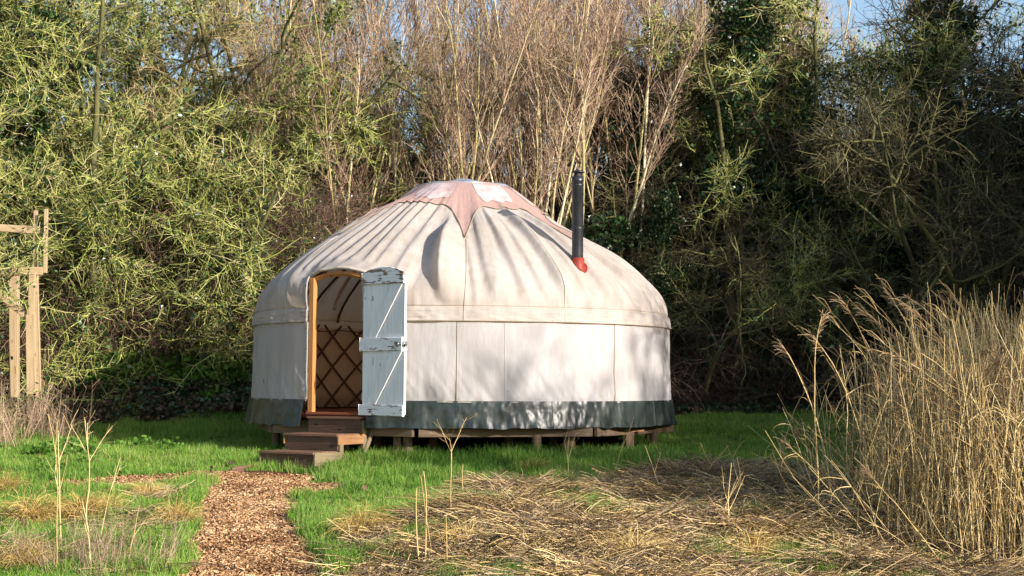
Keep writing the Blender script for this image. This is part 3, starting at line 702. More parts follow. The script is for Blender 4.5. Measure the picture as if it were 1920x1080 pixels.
# local frame: x across (to the right), -y outwards from the door
SWd = .80; TD = .40
levels = [(.105, -.86, -.10), (.29, -.46, .0), (.478, -.06, .2)]
for n_, (zt_, yf, zb_) in enumerate(levels):
    zlow = -.11 if n_ == 0 else levels[n_ - 1][0] + .003
    nbd = 3 if n_ < 2 else 1
    for k in range(nbd):
        y0_ = yf - .012 + k * .137 + .066
        board('tread', steps, (-SWd / 2, y0_, zt_ - .014), (SWd / 2 + (.0 if n_ != 2 else .01), y0_, zt_ - .014), .132, .028, M['decktop'], bev=.003)
    # grooved riser: boards built of ridges
    H_ = zt_ - .030 - zlow; nr_ = 9
    g = Geo(); v, q = cubebox(SWd - .03, .016, H_); g.add(v, q)
    for k in range(nr_):
        v, q = cubebox(SWd - .03, .010, H_ / nr_ * .55); g.add(v + [0, -.0125, -H_ / 2 + H_ * (k + .5) / nr_], q)
    g.obj('riser', M['decking'], steps, False, (0, yf + .03, zlow + H_ / 2))
# side timbers (right side shows)
for sgn in (1, -1):
    x_ = sgn * (SWd / 2 - .012)
    board('side_board', steps, (x_ + sgn * .016, -.86, .02), (x_ + sgn * .016, -.43, .02), .026, .145, M['stepside'])
    board('side_board', steps, (x_ + sgn * .016, -.46, .225), (x_ + sgn * .016, .04, .225), .026, .11, M['stepside_orange'])
    for y_, zt_ in ((-.43, .272), (-.02, .44), (-.80, .08)):
        board('leg', steps, (x_ + sgn * .004, y_ + .03, -.14), (x_ + sgn * .004, y_ + .03, zt_), .05, .06, M['stepside'])
board('brace', steps, (SWd / 2 + .03, -.02, .06), (SWd / 2 + .03, .12, .30), .03, .05, M['stepside'])
pg = at(553, 884); v, q = cubebox(.045, .045, .12, .006); P = np.array([(0, 0, -.04), (0, 0, .07), (.004, 0, .10)]); v, q, t = tubes(P[None], np.array([[.020, .020, .006]]), 6)
tag(Geo().add(v, q).obj('peg', M['stepside_orange'], None, False, tuple(pg)), 'short pale wooden peg stuck in chips before bottom step', 'peg')
a_, b2 = at(434, 886), at(486, 877)
e = board('edging_board', None, (a_[0], a_[1], a_[2] + .02), (b2[0], b2[1], b2[2] + .02), .025, .07, M['decking']); tag(e, 'dark timber edging board in grass left of the steps', 'edging board')

# ------------------------------------------------------------------ TREES
def crown_geo(lines, mats):
    pass
def mossy(seed, H=7.0, spread=3.2, nt_=15000, leafy=0):
    """thorn tree: crooked limbs, dense mossy twigs reaching low"""
    global rng; sv = rng; rng = np.random.default_rng(seed)
    n0 = 5; a = rng.uniform(0, 6.28, n0)
    P0 = np.stack([.25 * np.cos(a), .25 * np.sin(a), np.full(n0, -.2)], -1)
    D0 = np.stack([.45 * np.cos(a), .45 * np.sin(a), np.ones(n0)], -1)
    T1 = curve(P0, D0, rng.uniform(.75, 1.0, n0) * H, 12, .13, .04)
    R1 = np.linspace(.085, .018, 12)[None] * rng.uniform(.7, 1.1, (n0, 1))
    p, d_, i, t = spawn(T1, 13, .08, .97, 1.15); L2 = spread * (1.05 - .6 * t) * rng.uniform(.6, 1.1, len(t))
    T2 = curve(p, d_, L2, 9, .17, -.01); R2 = np.linspace(.030, .009, 9)[None] * np.ones((len(p), 1))
    p, d_, i, t = spawn(T2, 12, .08, 1, .95); T3 = curve(p, d_, rng.uniform(.4, 1.2, len(p)), 7, .15, .01); R3 = np.linspace(.0085, .003, 7)[None] * np.ones((len(p), 1))
    k = max(1, int(nt_ / len(T3))); p, d_, i, t = spawn(T3, k, .05, 1, .95); T4 = curve(p, d_, .05 + .36 * rng.random(len(p)) ** 1.8, 3, .25); R4 = np.linspace(.0055, .0026, 3)[None] * rng.uniform(.6, 1.15, (len(p), 1))
    tr = Geo(); 
    for P, Rr, S in ((T1, R1, 7), (T2[::1], R2, 4)):
        v, q, t = tubes(P, Rr, S, .2 + .5 * rng.random(len(P))); tr.add(v, q, tint=t)
    cr = Geo()
    for P, Rr, S, t0 in ((T3, R3, 3, .45), (T4, R4, 3, .55)):
        tin = np.clip(t0 + .30 * rng.normal(size=len(P)), 0, 1); v, q, t = tubes(P, Rr, S, tin); cr.add(v, q, tint=t)
    if leafy:
        c = T3[rng.integers(0, len(T3), leafy), rng.integers(0, 7, leafy)] + rng.normal(size=(leafy, 3)) * .08; v, tt_, t = leaves(c, np.full(leafy, .06)); cr.add(v, tris=tt_, tint=t, mi=1)
    rng = sv; return tr, cr
def coppice(seed, H=8.5, n0=15, fan=.42, twigs=9, base=.35):
    """many straight stems fanning from one stool, fine twigs aloft"""
    global rng; sv = rng; rng = np.random.default_rng(seed)
    a = rng.uniform(0, 6.28, n0); fr = rng.uniform(.05, fan, n0)
    P0 = np.stack([base * np.cos(a), base * np.sin(a), np.full(n0, -.1)], -1); D0 = np.stack([fr * np.cos(a), fr * np.sin(a), np.ones(n0)], -1)
    T1 = curve(P0, D0, rng.uniform(.65, 1.05, n0) * H, 14, .045, .025); R1 = np.linspace(.038, .007, 14)[None] * rng.uniform(.6, 1.25, (n0, 1))
    p, d_, i, t = spawn(T1, 10, .46, .97, .38, .12); T2 = curve(p, d_, rng.uniform(.8, 2.2, len(p)) * (1.15 - .6 * t), 8, .08, .09); R2 = np.linspace(.011, .0045, 8)[None] * np.ones((len(p), 1))
    p, d_, i, t = spawn(T2, twigs, .1, 1, .5, .15); T3 = curve(p, d_, rng.uniform(.25, .75, len(p)), 5, .13, .09); R3 = np.linspace(.0055, .003, 5)[None] * np.ones((len(p), 1))
    p, d_, i, t = spawn(T3, 2, .1, 1, .6, .2); T4 = curve(p, d_, rng.uniform(.1, .35, len(p)), 3, .2, .05); R4 = np.linspace(.0042, .003, 3)[None] * np.ones((len(p), 1))
    tr = Geo(); v, q, t = tubes(T1, R1, 7, np.clip(.55 + .25 * rng.normal(size=n0), 0, 1)); tr.add(v, q, tint=t)
    cr = Geo()
    for P, Rr, t0 in ((T2, R2, .6), (T3, R3, .5), (T4, R4, .5)):
        v, q, t = tubes(P, Rr, 3, np.clip(t0 + .2 * rng.normal(size=len(P)), 0, 1)); cr.add(v, q, tint=t)
    rng = sv; return tr, cr
def ivytree(seed, H=8, nleaf=26000, spread=1.9):
    """tree wrapped in ivy: leaf clumps about trunk and limbs, bare twigs beyond"""
    global rng; sv = rng; rng = np.random.default_rng(seed)
    T1 = curve(np.array([[0, 0, -.2], [.3, .1, -.2]]), np.array([[.05, 0, 1.], [-.12, .1, 1]]), np.array([H, H * .85]), 14, .06, .03); R1 = np.linspace(.14, .03, 14)[None] * np.ones((2, 1))
    p, d_, i, t = spawn(T1, 20, .06, .98, 1.1); T2 = curve(p, d_, spread * (1.15 - .7 * t) * rng.uniform(.5, 1.1, len(p)), 8, .14, .03); R2 = np.linspace(.035, .01, 8)[None] * np.ones((len(p), 1))
    p, d_, i, t = spawn(T2, 9, .1, 1, .9); T3 = curve(p, d_, rng.uniform(.5, 1.3, len(p)), 7, .2, .0); R3 = np.linspace(.010, .004, 7)[None] * np.ones((len(p), 1))
    p, d_, i, t = spawn(T3, 10, .05, 1, .9); T4 = curve(p, d_, rng.uniform(.12, .5, len(p)), 4, .25); R4 = np.linspace(.005, .003, 4)[None] * np.ones((len(p), 1))
    tr = Geo()
    for P, Rr, S in ((T1, R1, 8), (T2, R2, 4)): v, q, t = tubes(P, Rr, S, .2 + .5 * rng.random(len(P))); tr.add(v, q, tint=t)
    cr = Geo()
    for P, Rr in ((T3, R3), (T4, R4)): v, q, t = tubes(P, Rr, 3, np.clip(.45 + .25 * rng.normal(size=len(P)), 0, 1)); cr.add(v, q, tint=t)
    # leaves: clumps along the trunk and inner limbs
    nc = 420; src = np.concatenate([T1.reshape(-1, 3)] * 3 + [T2[:, :5].reshape(-1, 3)]); cc = src[rng.integers(0, len(src), nc)] + rng.normal(size=(nc, 3)) * .18
    rad = rng.uniform(.14, .38, nc); k = rng.integers(0, nc, nleaf); c = cc[k] + nrm(rng.normal(size=(nleaf, 3))) * (rad[k] * rng.uniform(.6, 1.05, nleaf))[:, None]
    v, tt_, t = leaves(c, np.full(nleaf, .075), np.clip(.45 + .25 * rng.normal(size=nleaf), 0, 1)); cr.add(v, tris=tt_, tint=t, mi=1)
    rng = sv; return tr, cr

def proto(name, tr, cr, trunk_mat, crown_mats, label):
    root = empty(name, (0, 0, 0)); tr.obj('trunk', trunk_mat, root); cr.obj('crown', crown_mats, root); root['_n'] = 0; return root
def plant(root, x, y, rot, s, label, cat, group, sz=None):
    if root['_n']:
        r_ = root.copy(); col.objects.link(r_)
        for ch in root.children:
            c = ch.copy(); col.objects.link(c); c.parent = r_
    else: r_ = root; root['_n'] = 1
    r_.location = (x, y, float(ground(x, y)) - .05); r_.rotation_euler = (0, 0, rot); r_.scale = (s, s, sz or s)
    return tag(r_, label, cat, group)
protos = []
def P_(name, geo, tm, cm):
    p = proto(name, geo[0], geo[1], tm, cm, None); protos.append(p); return p
mA = P_('thorn_tree', mossy(11, 7.5, 3.0, 30000, 12000), M['moss_bark'], [M['moss'], M['ivy']])
mB = P_('thorn_tree', mossy(12, 8.5, 2.7, 29000, 12000), M['moss_bark'], [M['moss'], M['ivy']])
mC = P_('thorn_bush', mossy(13, 4.0, 2.1, 17000, 5000), M['moss_bark'], [M['moss'], M['ivy']])
bA = P_('brown_tree', mossy(14, 8.5, 2.2, 12000), M['moss_bark'], [M['browntwig'], M['ivy']])
cA = P_('coppice_tree', coppice(21, 8.8, 22, .50), M['coppice_bark'], [M['pinktwig']])
cB = P_('coppice_tree', coppice(22, 8.2, 19, .65), M['coppice_bark'], [M['pinktwig']])
cC = P_('coppice_tree', coppice(23, 9.5, 15, .3), M['coppice_bark'], [M['pinktwig']])
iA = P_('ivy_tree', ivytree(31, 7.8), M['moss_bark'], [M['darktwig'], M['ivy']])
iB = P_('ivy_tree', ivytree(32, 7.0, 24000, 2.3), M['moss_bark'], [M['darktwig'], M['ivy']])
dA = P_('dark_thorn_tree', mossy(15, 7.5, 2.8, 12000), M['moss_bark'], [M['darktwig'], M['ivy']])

G1 = 'mossy thorn trees on the left'
for x, y, r_, s, l, p in (
    (-8.2, 24.4, .3, 1.05, 'mossy thorn tree at far left edge behind the timber frame', mA),
    (-6.4, 25.2, 2.1, 1.0, 'mossy thorn tree just right of the timber frame', mB),
    (-5.6, 25.7, 4.0, 1.05, 'low mossy thorn bush on the bank left of the yurt', mC),
    (-8.5, 19.5, 1.0, .82, 'mossy thorn tree with drooping twigs over the timber frame', mA),
    (-5.3, 26.9, 5.2, .95, 'mossy thorn tree between the bank and the yurt', mA),
    (-8.8, 27.0, 3.3, 1.15, 'tall mossy thorn tree second row at far left', mB),
    (-6.2, 28.2, .9, 1.2, 'tall mossy thorn tree second row behind green ground plants', mA),
    (-3.9, 25.8, 2.6, .85, 'small mossy bush beside the left wall of the yurt', mC)):
    plant(p, x, y, r_, s, l, 'thorn tree', G1)
G2 = 'brown twiggy trees left of centre'
for x, y, r_, s, l in ((-3.7, 28.2, 0, 1.0, 'brown twiggy tree left of centre with sky above it'), (-2.6, 27.2, 4.2, .85, 'brown twiggy tree rising above the yurt left roof slope'), (-7.8, 31, 1.2, 1.15, 'tall brown tree behind the left thorns')):
    plant(bA, x, y, r_, s, l, 'twiggy tree', G2)
G3 = 'coppiced trees behind the yurt'
for x, y, r_, s, l, p in (
    (-3.3, 26.9, 1.1, .92, 'leftmost coppiced tree above the yurt left roof slope', cA),
    (-4.3, 28.0, 4.0, .98, 'coppiced tree among brown twigs left of the yurt', cC),
    (-1.6, 27.2, 0, 1.0, 'coppiced tree with pale stems left of the yurt crown', cB),
    (-.3, 26.6, 1.5, 1.0, 'coppiced tree with pale stems right behind yurt crown', cA),
    (.9, 27.4, 3.1, 1.0, 'coppiced tree between the yurt crown and the flue', cC),
    (1.9, 28.2, 4.4, 1.0, 'coppiced tree with leaning stems behind the flue', cB),
    (-.9, 30.0, 5.2, 1.1, 'coppiced tree in the second row above the crown', cC),
    (.5, 30.5, .7, 1.1, 'coppiced tree in the second row right of the crown', cA),
    (2.9, 30.2, 1.9, 1.1, 'coppiced tree in the second row right of the flue', cB),
    (3.4, 29.6, 2.9, .95, 'coppiced tree seen past the ivy covered tree', cC),
    (4.6, 31.5, .4, 1.15, 'tall coppiced tree behind the ivy covered tree', cA),
    (1.6, 34, .2, 1.1, 'tall coppiced tree far behind the flue', cC),
    (6.8, 33, 5.5, 1.1, 'tall coppiced tree far behind on the right', cB)):
    plant(p, x, y, r_, s, l, 'coppiced tree', G3)
G4 = 'ivy covered trees on the right'
for x, y, r_, s, l, p in (
    (3.9, 26.6, 0, 1.0, 'ivy covered tree with leafy top right of the flue', iA),
    (5.7, 27.2, 2.0, 1.0, 'dark ivy covered tree right of centre background', iB),
    (7.7, 26.4, 4.0, 1.0, 'dark ivy covered tree above the reeds', iA),
    (3.0, 27.4, 2.2, .9, 'ivy covered tree between flue and the leafy topped one', iB),
    (2.3, 26.4, 5.0, .55, 'short ivy covered tree behind the flue', iB),
    (9.6, 27.2, 1.0, 1.0, 'dark ivy covered tree at the right edge', iB),
    (-9.0, 25.6, 3.0, .95, 'ivy covered tree at the left edge above the frame', iA)):
    plant(p, x, y, r_, s, l, 'ivy tree', G4)
G5 = 'dark thorn trees on the right'
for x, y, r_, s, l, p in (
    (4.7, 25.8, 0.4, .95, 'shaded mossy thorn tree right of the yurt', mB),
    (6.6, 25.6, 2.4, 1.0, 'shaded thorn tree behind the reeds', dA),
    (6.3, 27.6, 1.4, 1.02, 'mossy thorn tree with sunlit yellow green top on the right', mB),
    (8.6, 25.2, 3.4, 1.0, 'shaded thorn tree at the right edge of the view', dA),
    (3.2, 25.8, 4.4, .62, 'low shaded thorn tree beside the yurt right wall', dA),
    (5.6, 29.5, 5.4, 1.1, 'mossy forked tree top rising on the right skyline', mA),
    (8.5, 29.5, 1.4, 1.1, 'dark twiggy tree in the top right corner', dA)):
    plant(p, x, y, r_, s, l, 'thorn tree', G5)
# wood that carries on round the right of the clearing; it throws the shade
G6 = 'trees round the right side of the clearing'
for k, (x, y, s, p) in enumerate(((13.5, 21.5, 1.35, iA), (15.5, 19, 1.4, iB), (13.2, 17.5, 1.25, dA), (17.2, 16.5, 1.5, iA), (15.0, 14.6, 1.35, dA), (19.0, 13.5, 1.5, iB), (18.5, 18.5, 1.5, iA), (12.8, 24.5, 1.3, iB), (21.5, 11.5, 1.5, dA), (16, 24, 1.4, iA), (20, 21, 1.5, iB), (18.5, 5.1, 1.02, cA), (20.8, 5.8, 1.06, cA), (21.6, 7.2, 1.15, cB), (17.9, 4.2, 1.20, bA), (19.0, 5.6, 1.26, bA), (21.0, 5.2, 1.32, bA), (19.9, 6.9, 1.30, bA), (20.0, 3.4, 1.26, bA))):
    plant(p, x, y, k * 1.7, s, {iA: 'ivy covered tree outside the picture on the right', iB: 'spreading ivy covered tree outside the picture on the right', dA: 'dark thorn tree outside the picture on the right', bA: 'bare brown tree far outside the picture on the right', cA: 'coppiced tree far outside the picture on the right', cB: 'wide coppiced tree far outside the picture on the right'}[p], 'tree', G6)

for p in protos:
    if '_n' in p: pass
for o in bpy.data.objects:
    if '_n' in o: del o['_n']

# ------------------------------------------------------------------ undergrowth
def leafball(n, r_, size, seed):
    c = nrm(rng.normal(size=(n, 3))) * (r_ * rng.uniform(.3, 1, n) ** .5)[:, None] * np.array([1, 1, .8]); v, t_, t = leaves(c, np.full(n, size)); return c, v, t_, t
ivym = []
for k in range(3):
    _, v, t_, t = leafball(900, .5, .085, k); ivym.append(Geo().add(v, tris=t_, tint=t).mesh('ivy_clump', [M['ivy']]))
n = 2600
x = rng.uniform(-13, 15, n); y = rng.uniform(31, 38, n); z = ground(x, y) + rng.uniform(0, 1, n) ** 1.0 * (4.3 + 1.6 * fbm(x * .5, 0, 0, 3))
scatter('ivy_thicket', np.stack([x, y, z], -1), rz(n, .5), us(n, .8, 1.8), ivym)['label'] = 'dark ivy and undergrowth filling the back of the wood'
n = 560
x = np.concatenate([rng.uniform(1.5, 11, 300), rng.uniform(-11, 1.5, 260)]); y = np.where(x > 1.5, rng.uniform(26.2, 30, n), rng.uniform(27, 30, n)); z = ground(x, y) + rng.uniform(0, 1, n) ** 1.3 * 3.0
scatter('ivy', np.stack([x, y, z], -1), rz(n, .5), us(n, .4, 1.0), ivym)['label'] = 'ivy climbing through the shaded undergrowth'
# brambles: arched dead canes
brm = []
for k in range(5):
    m_ = 46; a = rng.uniform(0, 6.28, m_); P = curve(rng.normal(size=(m_, 3)) * [.4, .4, .03], np.stack([np.cos(a), np.sin(a), rng.uniform(.5, 2.0, m_)], -1), rng.uniform(.6, 1.9, m_), 9, .12, 0, .75)
    v, q, t = tubes(P, np.linspace(.0065, .003, 9)[None] * np.ones((m_, 1)), 3); g = Geo().add(v, q, tint=t)
    p, d_, i, t = spawn(P, 7, .1, 1, .8); Q = curve(p, d_, rng.uniform(.1, .5, len(p)), 4, .3); v, q, t = tubes(Q, np.full((len(p), 4), .0032), 3); g.add(v, q, tint=t)
    c = Q[:, -1][rng.integers(0, len(Q), 160)]; v, t_, t = leaves(c, np.full(160, .05), rng.uniform(0, .6, 160)); g.add(v, tris=t_, tint=t, mi=1)
    brm.append(g.mesh('bramble_cane', [M['bramble'], M['ivy']]))
def edge_y(x): return np.interp(x, [-12, -6, -3.2, -2, 2, 4, 12], [22.6, 22.9, 23.8, 24.2, 24.8, 25.2, 24.6])
n = 1150; x = rng.uniform(-12, 12, n); y = edge_y(x) + rng.uniform(.9, 4.5, n) + 1.3 * (x < -2.8) * (x > -7.5); z = ground(x, y) + rng.uniform(0, .9, n) * sstep(0, 2.5, y - edge_y(x) - .6)
scatter('bramble_thicket', np.stack([x, y, z], -1), rz(n, .25), us(n, .6, 1.25), brm)['label'] = 'tangle of dead brambles along the foot of the wood'
# climbers/fine scrub higher up in the left-centre
n = 260; x = rng.uniform(-6.5, -2.6, n); y = rng.uniform(24.8, 27, n); z = ground(x, y) + rng.uniform(.3, 2.6, n)
scatter('scrub', np.stack([x, y, z], -1), rz(n, .6), us(n, .5, .9), brm)['label'] = 'brown climbing scrub hanging in the thorns'
# leaf litter and ivy carpet on the left bank
lit = []
for k in range(3):
    n_ = 120; c = rng.uniform(-.3, .3, (n_, 3)) * [1, 1, .12] + [0, 0, .03]; v, t_, t = leaves(c, np.full(n_, .06), droop=.1); g = Geo().add(v, tris=t_, tint=t)
    c = rng.uniform(-.3, .3, (50, 3)) * [1, 1, .2] + [0, 0, .07]; v, t_, t = leaves(c, np.full(50, .06), droop=.1); g.add(v, tris=t_, tint=t, mi=1); lit.append(g.mesh('litter_patch', [M['litter'], M['ivy']]))
n = 2600; x = rng.uniform(-12, 12, n); y = edge_y(x) + rng.uniform(-.2, 3.2, n)
scatter('leaf_litter', np.stack([x, y, ground(x, y)], -1), rz(n, .1), us(n, .7, 1.2), lit)['label'] = 'fallen leaves and low ivy on the bank'
net = []
for k in range(3):
    c = rng.normal(size=(110, 3)) * [.14, .14, .07] + [0, 0, .17]; v, t_, t = leaves(c, np.full(110, .09), droop=.3); net.append(Geo().add(v, tris=t_, tint=t).mesh('nettle', [M['nettle']]))
n = 200; x = rng.normal(-5.7, .7, n); y = rng.normal(24.9, .35, n)
scatter('nettles', np.stack([x, y, ground(x, y)], -1), rz(n), us(n, .6, 1.3), net)['label'] = 'bright green nettle patch on the sunlit bank'
n = 26; c_ = at(110, 850); x = rng.normal(c_[0], .6, n); y = rng.normal(c_[1], 1.1, n)
scatter('dock_leaves', np.stack([x, y, ground(x, y)], -1), rz(n), us(n, .25, .6), net)['label'] = 'low green leafy weeds at the left lawn edge'

# ------------------------------------------------------------------ GRASS
def tuft(nb_, h, w, spread, lean=.35, mat='grass', K=4, tl=(0, 1)):
    a = rng.uniform(0, 6.28, nb_); r0 = spread * np.sqrt(rng.random(nb_)); P0 = np.stack([r0 * np.cos(a), r0 * np.sin(a), np.full(nb_, -.01)], -1)
    a2 = rng.uniform(0, 6.28, nb_); l = np.abs(rng.normal(0, lean, nb_)); D = np.stack([l * np.cos(a2), l * np.sin(a2), np.ones(nb_)], -1)
    P = curve(P0, D, h * rng.uniform(.5, 1.2, nb_), K, .12, 0, .55); W = np.linspace(1, .15, K)[None] * w * rng.uniform(.6, 1.2, (nb_, 1))
    v, q, t = ribbons(P, W, rng.uniform(tl[0], tl[1], nb_)); return Geo().add(v, q, tint=t)
gt = [tuft(26, .085, .0055, .07, .5).mesh('grass_tuft', [M['grass']]) for _ in range(6)]
straw_poly = W2((655, 1079), (690, 1020), (800, 990), (880, 940), (960, 912), (1100, 922), (1250, 895), (1400, 885), (1500, 900), (1900, 940), (1915, 1079)) + [(3.6, 9.5), (-.7, 9.5)]
lstraw = [(at(50, 990), .30), (at(150, 985), .36), (at(20, 1060), .42), (at(110, 1070), .4), (at(240, 1070), .28), (at(330, 1000), .16), (at(290, 935), .14), (at(210, 975), .24)]
def strawness(x, y):
    nz = fbm(x * 1.6, y * 1.6, 0, 91)
    ins = inside(x, y, straw_poly).astype(float) * (.50 + 1.25 * nz + .3 * fbm(x * 5, y * 5, 0, 95))
    l = np.zeros_like(x)
    for c, r_ in lstraw: l = np.maximum(l, np.exp(-((x - c[0]) ** 2 + ((y - c[1]) * .8) ** 2) / r_ ** 2))
    l = l * (.22 + 1.0 * nz)
    return np.clip(np.maximum(ins, l), 0, 1)
reed_poly = [(2.75, 12.0), (2.95, 14.0), (3.9, 16.0), (5.4, 18.0), (9, 19), (9, 11.0), (4.3, 10.6), (3.2, 11.0)]
n = 120000
y = 8.8 + 17 * rng.random(n) ** 1.25; x = (rng.random(n) * 2 - 1) * (.36 * y + .8)
pd = path_d(x, y); ok = pd > .0 + .04 * rng.random(n)
ok &= y < edge_y(x) + .2
ok &= rng.random(n) > strawness(x, y) * .97
under = np.hypot(x + .66, y - 20) < 2.45; ok &= ~under
ok &= rng.random(n) < .62 + .9 * fbm(x * 1.1, y * 1.1, 0, 201) + .5
ok &= ~((np.hypot(x + 2.3, y - 16.3) < .7) & (rng.random(n) < .6))
ok &= ~(inside(x, y, reed_poly) & (rng.random(n) < .75))
x, y = x[ok], y[ok]
n = len(x); s = (.65 + .55 * (fbm(x * 1.3, y * 1.3, 0, 15) + .4)) * rng.uniform(.7, 1.3, n) * (1 + .35 * sstep(.25, .0, path_d(x, y)))
s = s * (1 + .8 * (fbm(x * 4, y * 4, 0, 18) > .22)) * (1 + .7 * fbm(x * 2.5, y * 2.5, 0, 218))
S3 = np.stack([np.ones(n) * rng.uniform(.8, 1.3, n), np.ones(n), np.clip(s, .35, 2.2)], -1)
scatter('grass', np.stack([x, y, ground(x, y)], -1), rz(n, .12), S3, gt)['label'] = 'green mown grass round the yurt'
n = 900; x = rng.uniform(-7, 6, n); y = rng.uniform(11, 25, n); ok = path_d(x, y) > -.2; x, y = x[ok], y[ok]; n = len(x)
lf = []
for k in range(4):
    v, t_, t = leaves(np.zeros((1, 3)) + [0, 0, .03], np.full(1, .06), rng.random(1), droop=0); lf.append(Geo().add(v, tris=t_, tint=t).mesh('fallen_leaf', [M['litter']]))
scatter('fallen_leaves', np.stack([x, y, ground(x, y) + .02], -1), rz(n, .3), us(n, .5, 1.1), lf)['label'] = 'scattered brown leaves fallen on the lawn'
# longer grass along yurt foot and edges
lg = [tuft(30, .20, .007, .06, .5).mesh('long_grass', [M['grass']]) for _ in range(4)]
pts = []
for (ax, ay), (bx, by), cnt, sd in ((tuple(at(560, 895)[:2]), tuple(at(700, 868)[:2]), 70, .12), (tuple(at(700, 872)[:2]), tuple(at(1280, 870)[:2]), 900, .26), (tuple(at(1000, 885)[:2]), tuple(at(1500, 880)[:2]), 500, .3), (tuple(at(0, 845)[:2]), tuple(at(170, 840)[:2]), 150, .3), (tuple(at(560, 880)[:2]), tuple(at(600, 878)[:2]), 25, .05)):
    f = rng.random(cnt)[:, None]; pts.append(np.array([[ax, ay]]) * (1 - f) + np.array([[bx, by]]) * f + rng.normal(size=(cnt, 2)) * sd)
pts = np.concatenate(pts); x, y = pts[:, 0], pts[:, 1]; ok = (path_d(x, y) > .08) & (np.hypot(x + .66, y - 20) > 2.5)
nn_ = 700; xx = rng.uniform(-5, 2.5, nn_); yy = rng.uniform(9.5, 13.5, nn_); ok2 = (path_d(xx, yy) > .1) & ((xx < -2) | inside(xx, yy, straw_poly)) & (vnoise(xx * 2, yy * 2, 0, 66) > .1)
x = np.concatenate([x[ok], xx[ok2]]); y = np.concatenate([y[ok], yy[ok2]]); n = len(x)
scatter('long_grass', np.stack([x, y, ground(x, y)], -1), rz(n, .15), us(n, .45, 1.05), lg)['label'] = 'longer unmown grass at the foot of the deck'

# wood chips
chv = []
for k in range(8):
    v, q = cubebox(rng.uniform(.022, .055), rng.uniform(.010, .024), rng.uniform(.003, .008), .003); chv.append(Geo().add(v, q, tint=.22 + .64 * k / 7).mesh('wood_chip', [M['chip']], False))
n = 150000; x = rng.uniform(-6.3, -1.0, n); y = rng.uniform(9.2, 16.6, n); pd = path_d(x, y)
ok = (pd < .03) | ((pd < .15) & (rng.random(n) < .06)); x, y = x[ok], y[ok]; n = len(x)
r_ = rng.normal(size=(n, 3)) * .35; r_[:, 2] = rng.uniform(0, 6.28, n)
scatter('wood_chips', np.stack([x, y, ground(x, y) + .006 + rng.uniform(0, .022, n)], -1), r_, us(n, .3, .8) * np.where(rng.random(n) < .06, 1.6, 1)[:, None], chv)['label'] = 'reddish bark chips covering the path'
# few chips on the steps
# fallen straw
def strawclump(m_, L0, L1, mat, seed, flat_=.12, w=.0036):
    P0 = rng.uniform(-.22, .22, (m_, 3)) * [1, 1, 0] + np.stack([np.zeros(m_), np.zeros(m_), rng.uniform(.0, .07, m_)], -1)
    a = rng.normal(0, .8, m_); D = np.stack([np.cos(a), np.sin(a), rng.normal(0, flat_, m_) + .12], -1)
    P = curve(P0, D, rng.uniform(L0, L1, m_), 6, .10, 0, .16); v, q, t = tubes(P, np.full((m_, 6), w) * rng.uniform(.4, 1.2, (m_, 1)), 3); return Geo().add(v, q, tint=t)
sv_ = [strawclump(34, .12, .55, 'straw', k).mesh('straw_clump', [M['straw']]) for k in range(4)] + [strawclump(34, .1, .5, 'straw_brown', k).mesh('straw_clump', [M['straw_brown']]) for k in range(4)]
n = 40000; x = rng.uniform(-5.5, 6.5, n); y = rng.uniform(9.2, 17.5, n)
ok = (rng.random(n) < strawness(x, y) ** 1.5) & (path_d(x, y) > .12); x, y = x[ok], y[ok]; n = len(x); print('straw', n)
r_ = rng.normal(size=(n, 3)) * .07; r_[:, 2] = rng.normal(.1, 1.0, n) + 3.14 * (rng.random(n) < .5)
scatter('straw', np.stack([x, y, ground(x, y) + rng.uniform(0, .03, n)], -1), r_, us(n, .35, 1.0), sv_)['label'] = 'fallen dry reed straw covering the foreground'
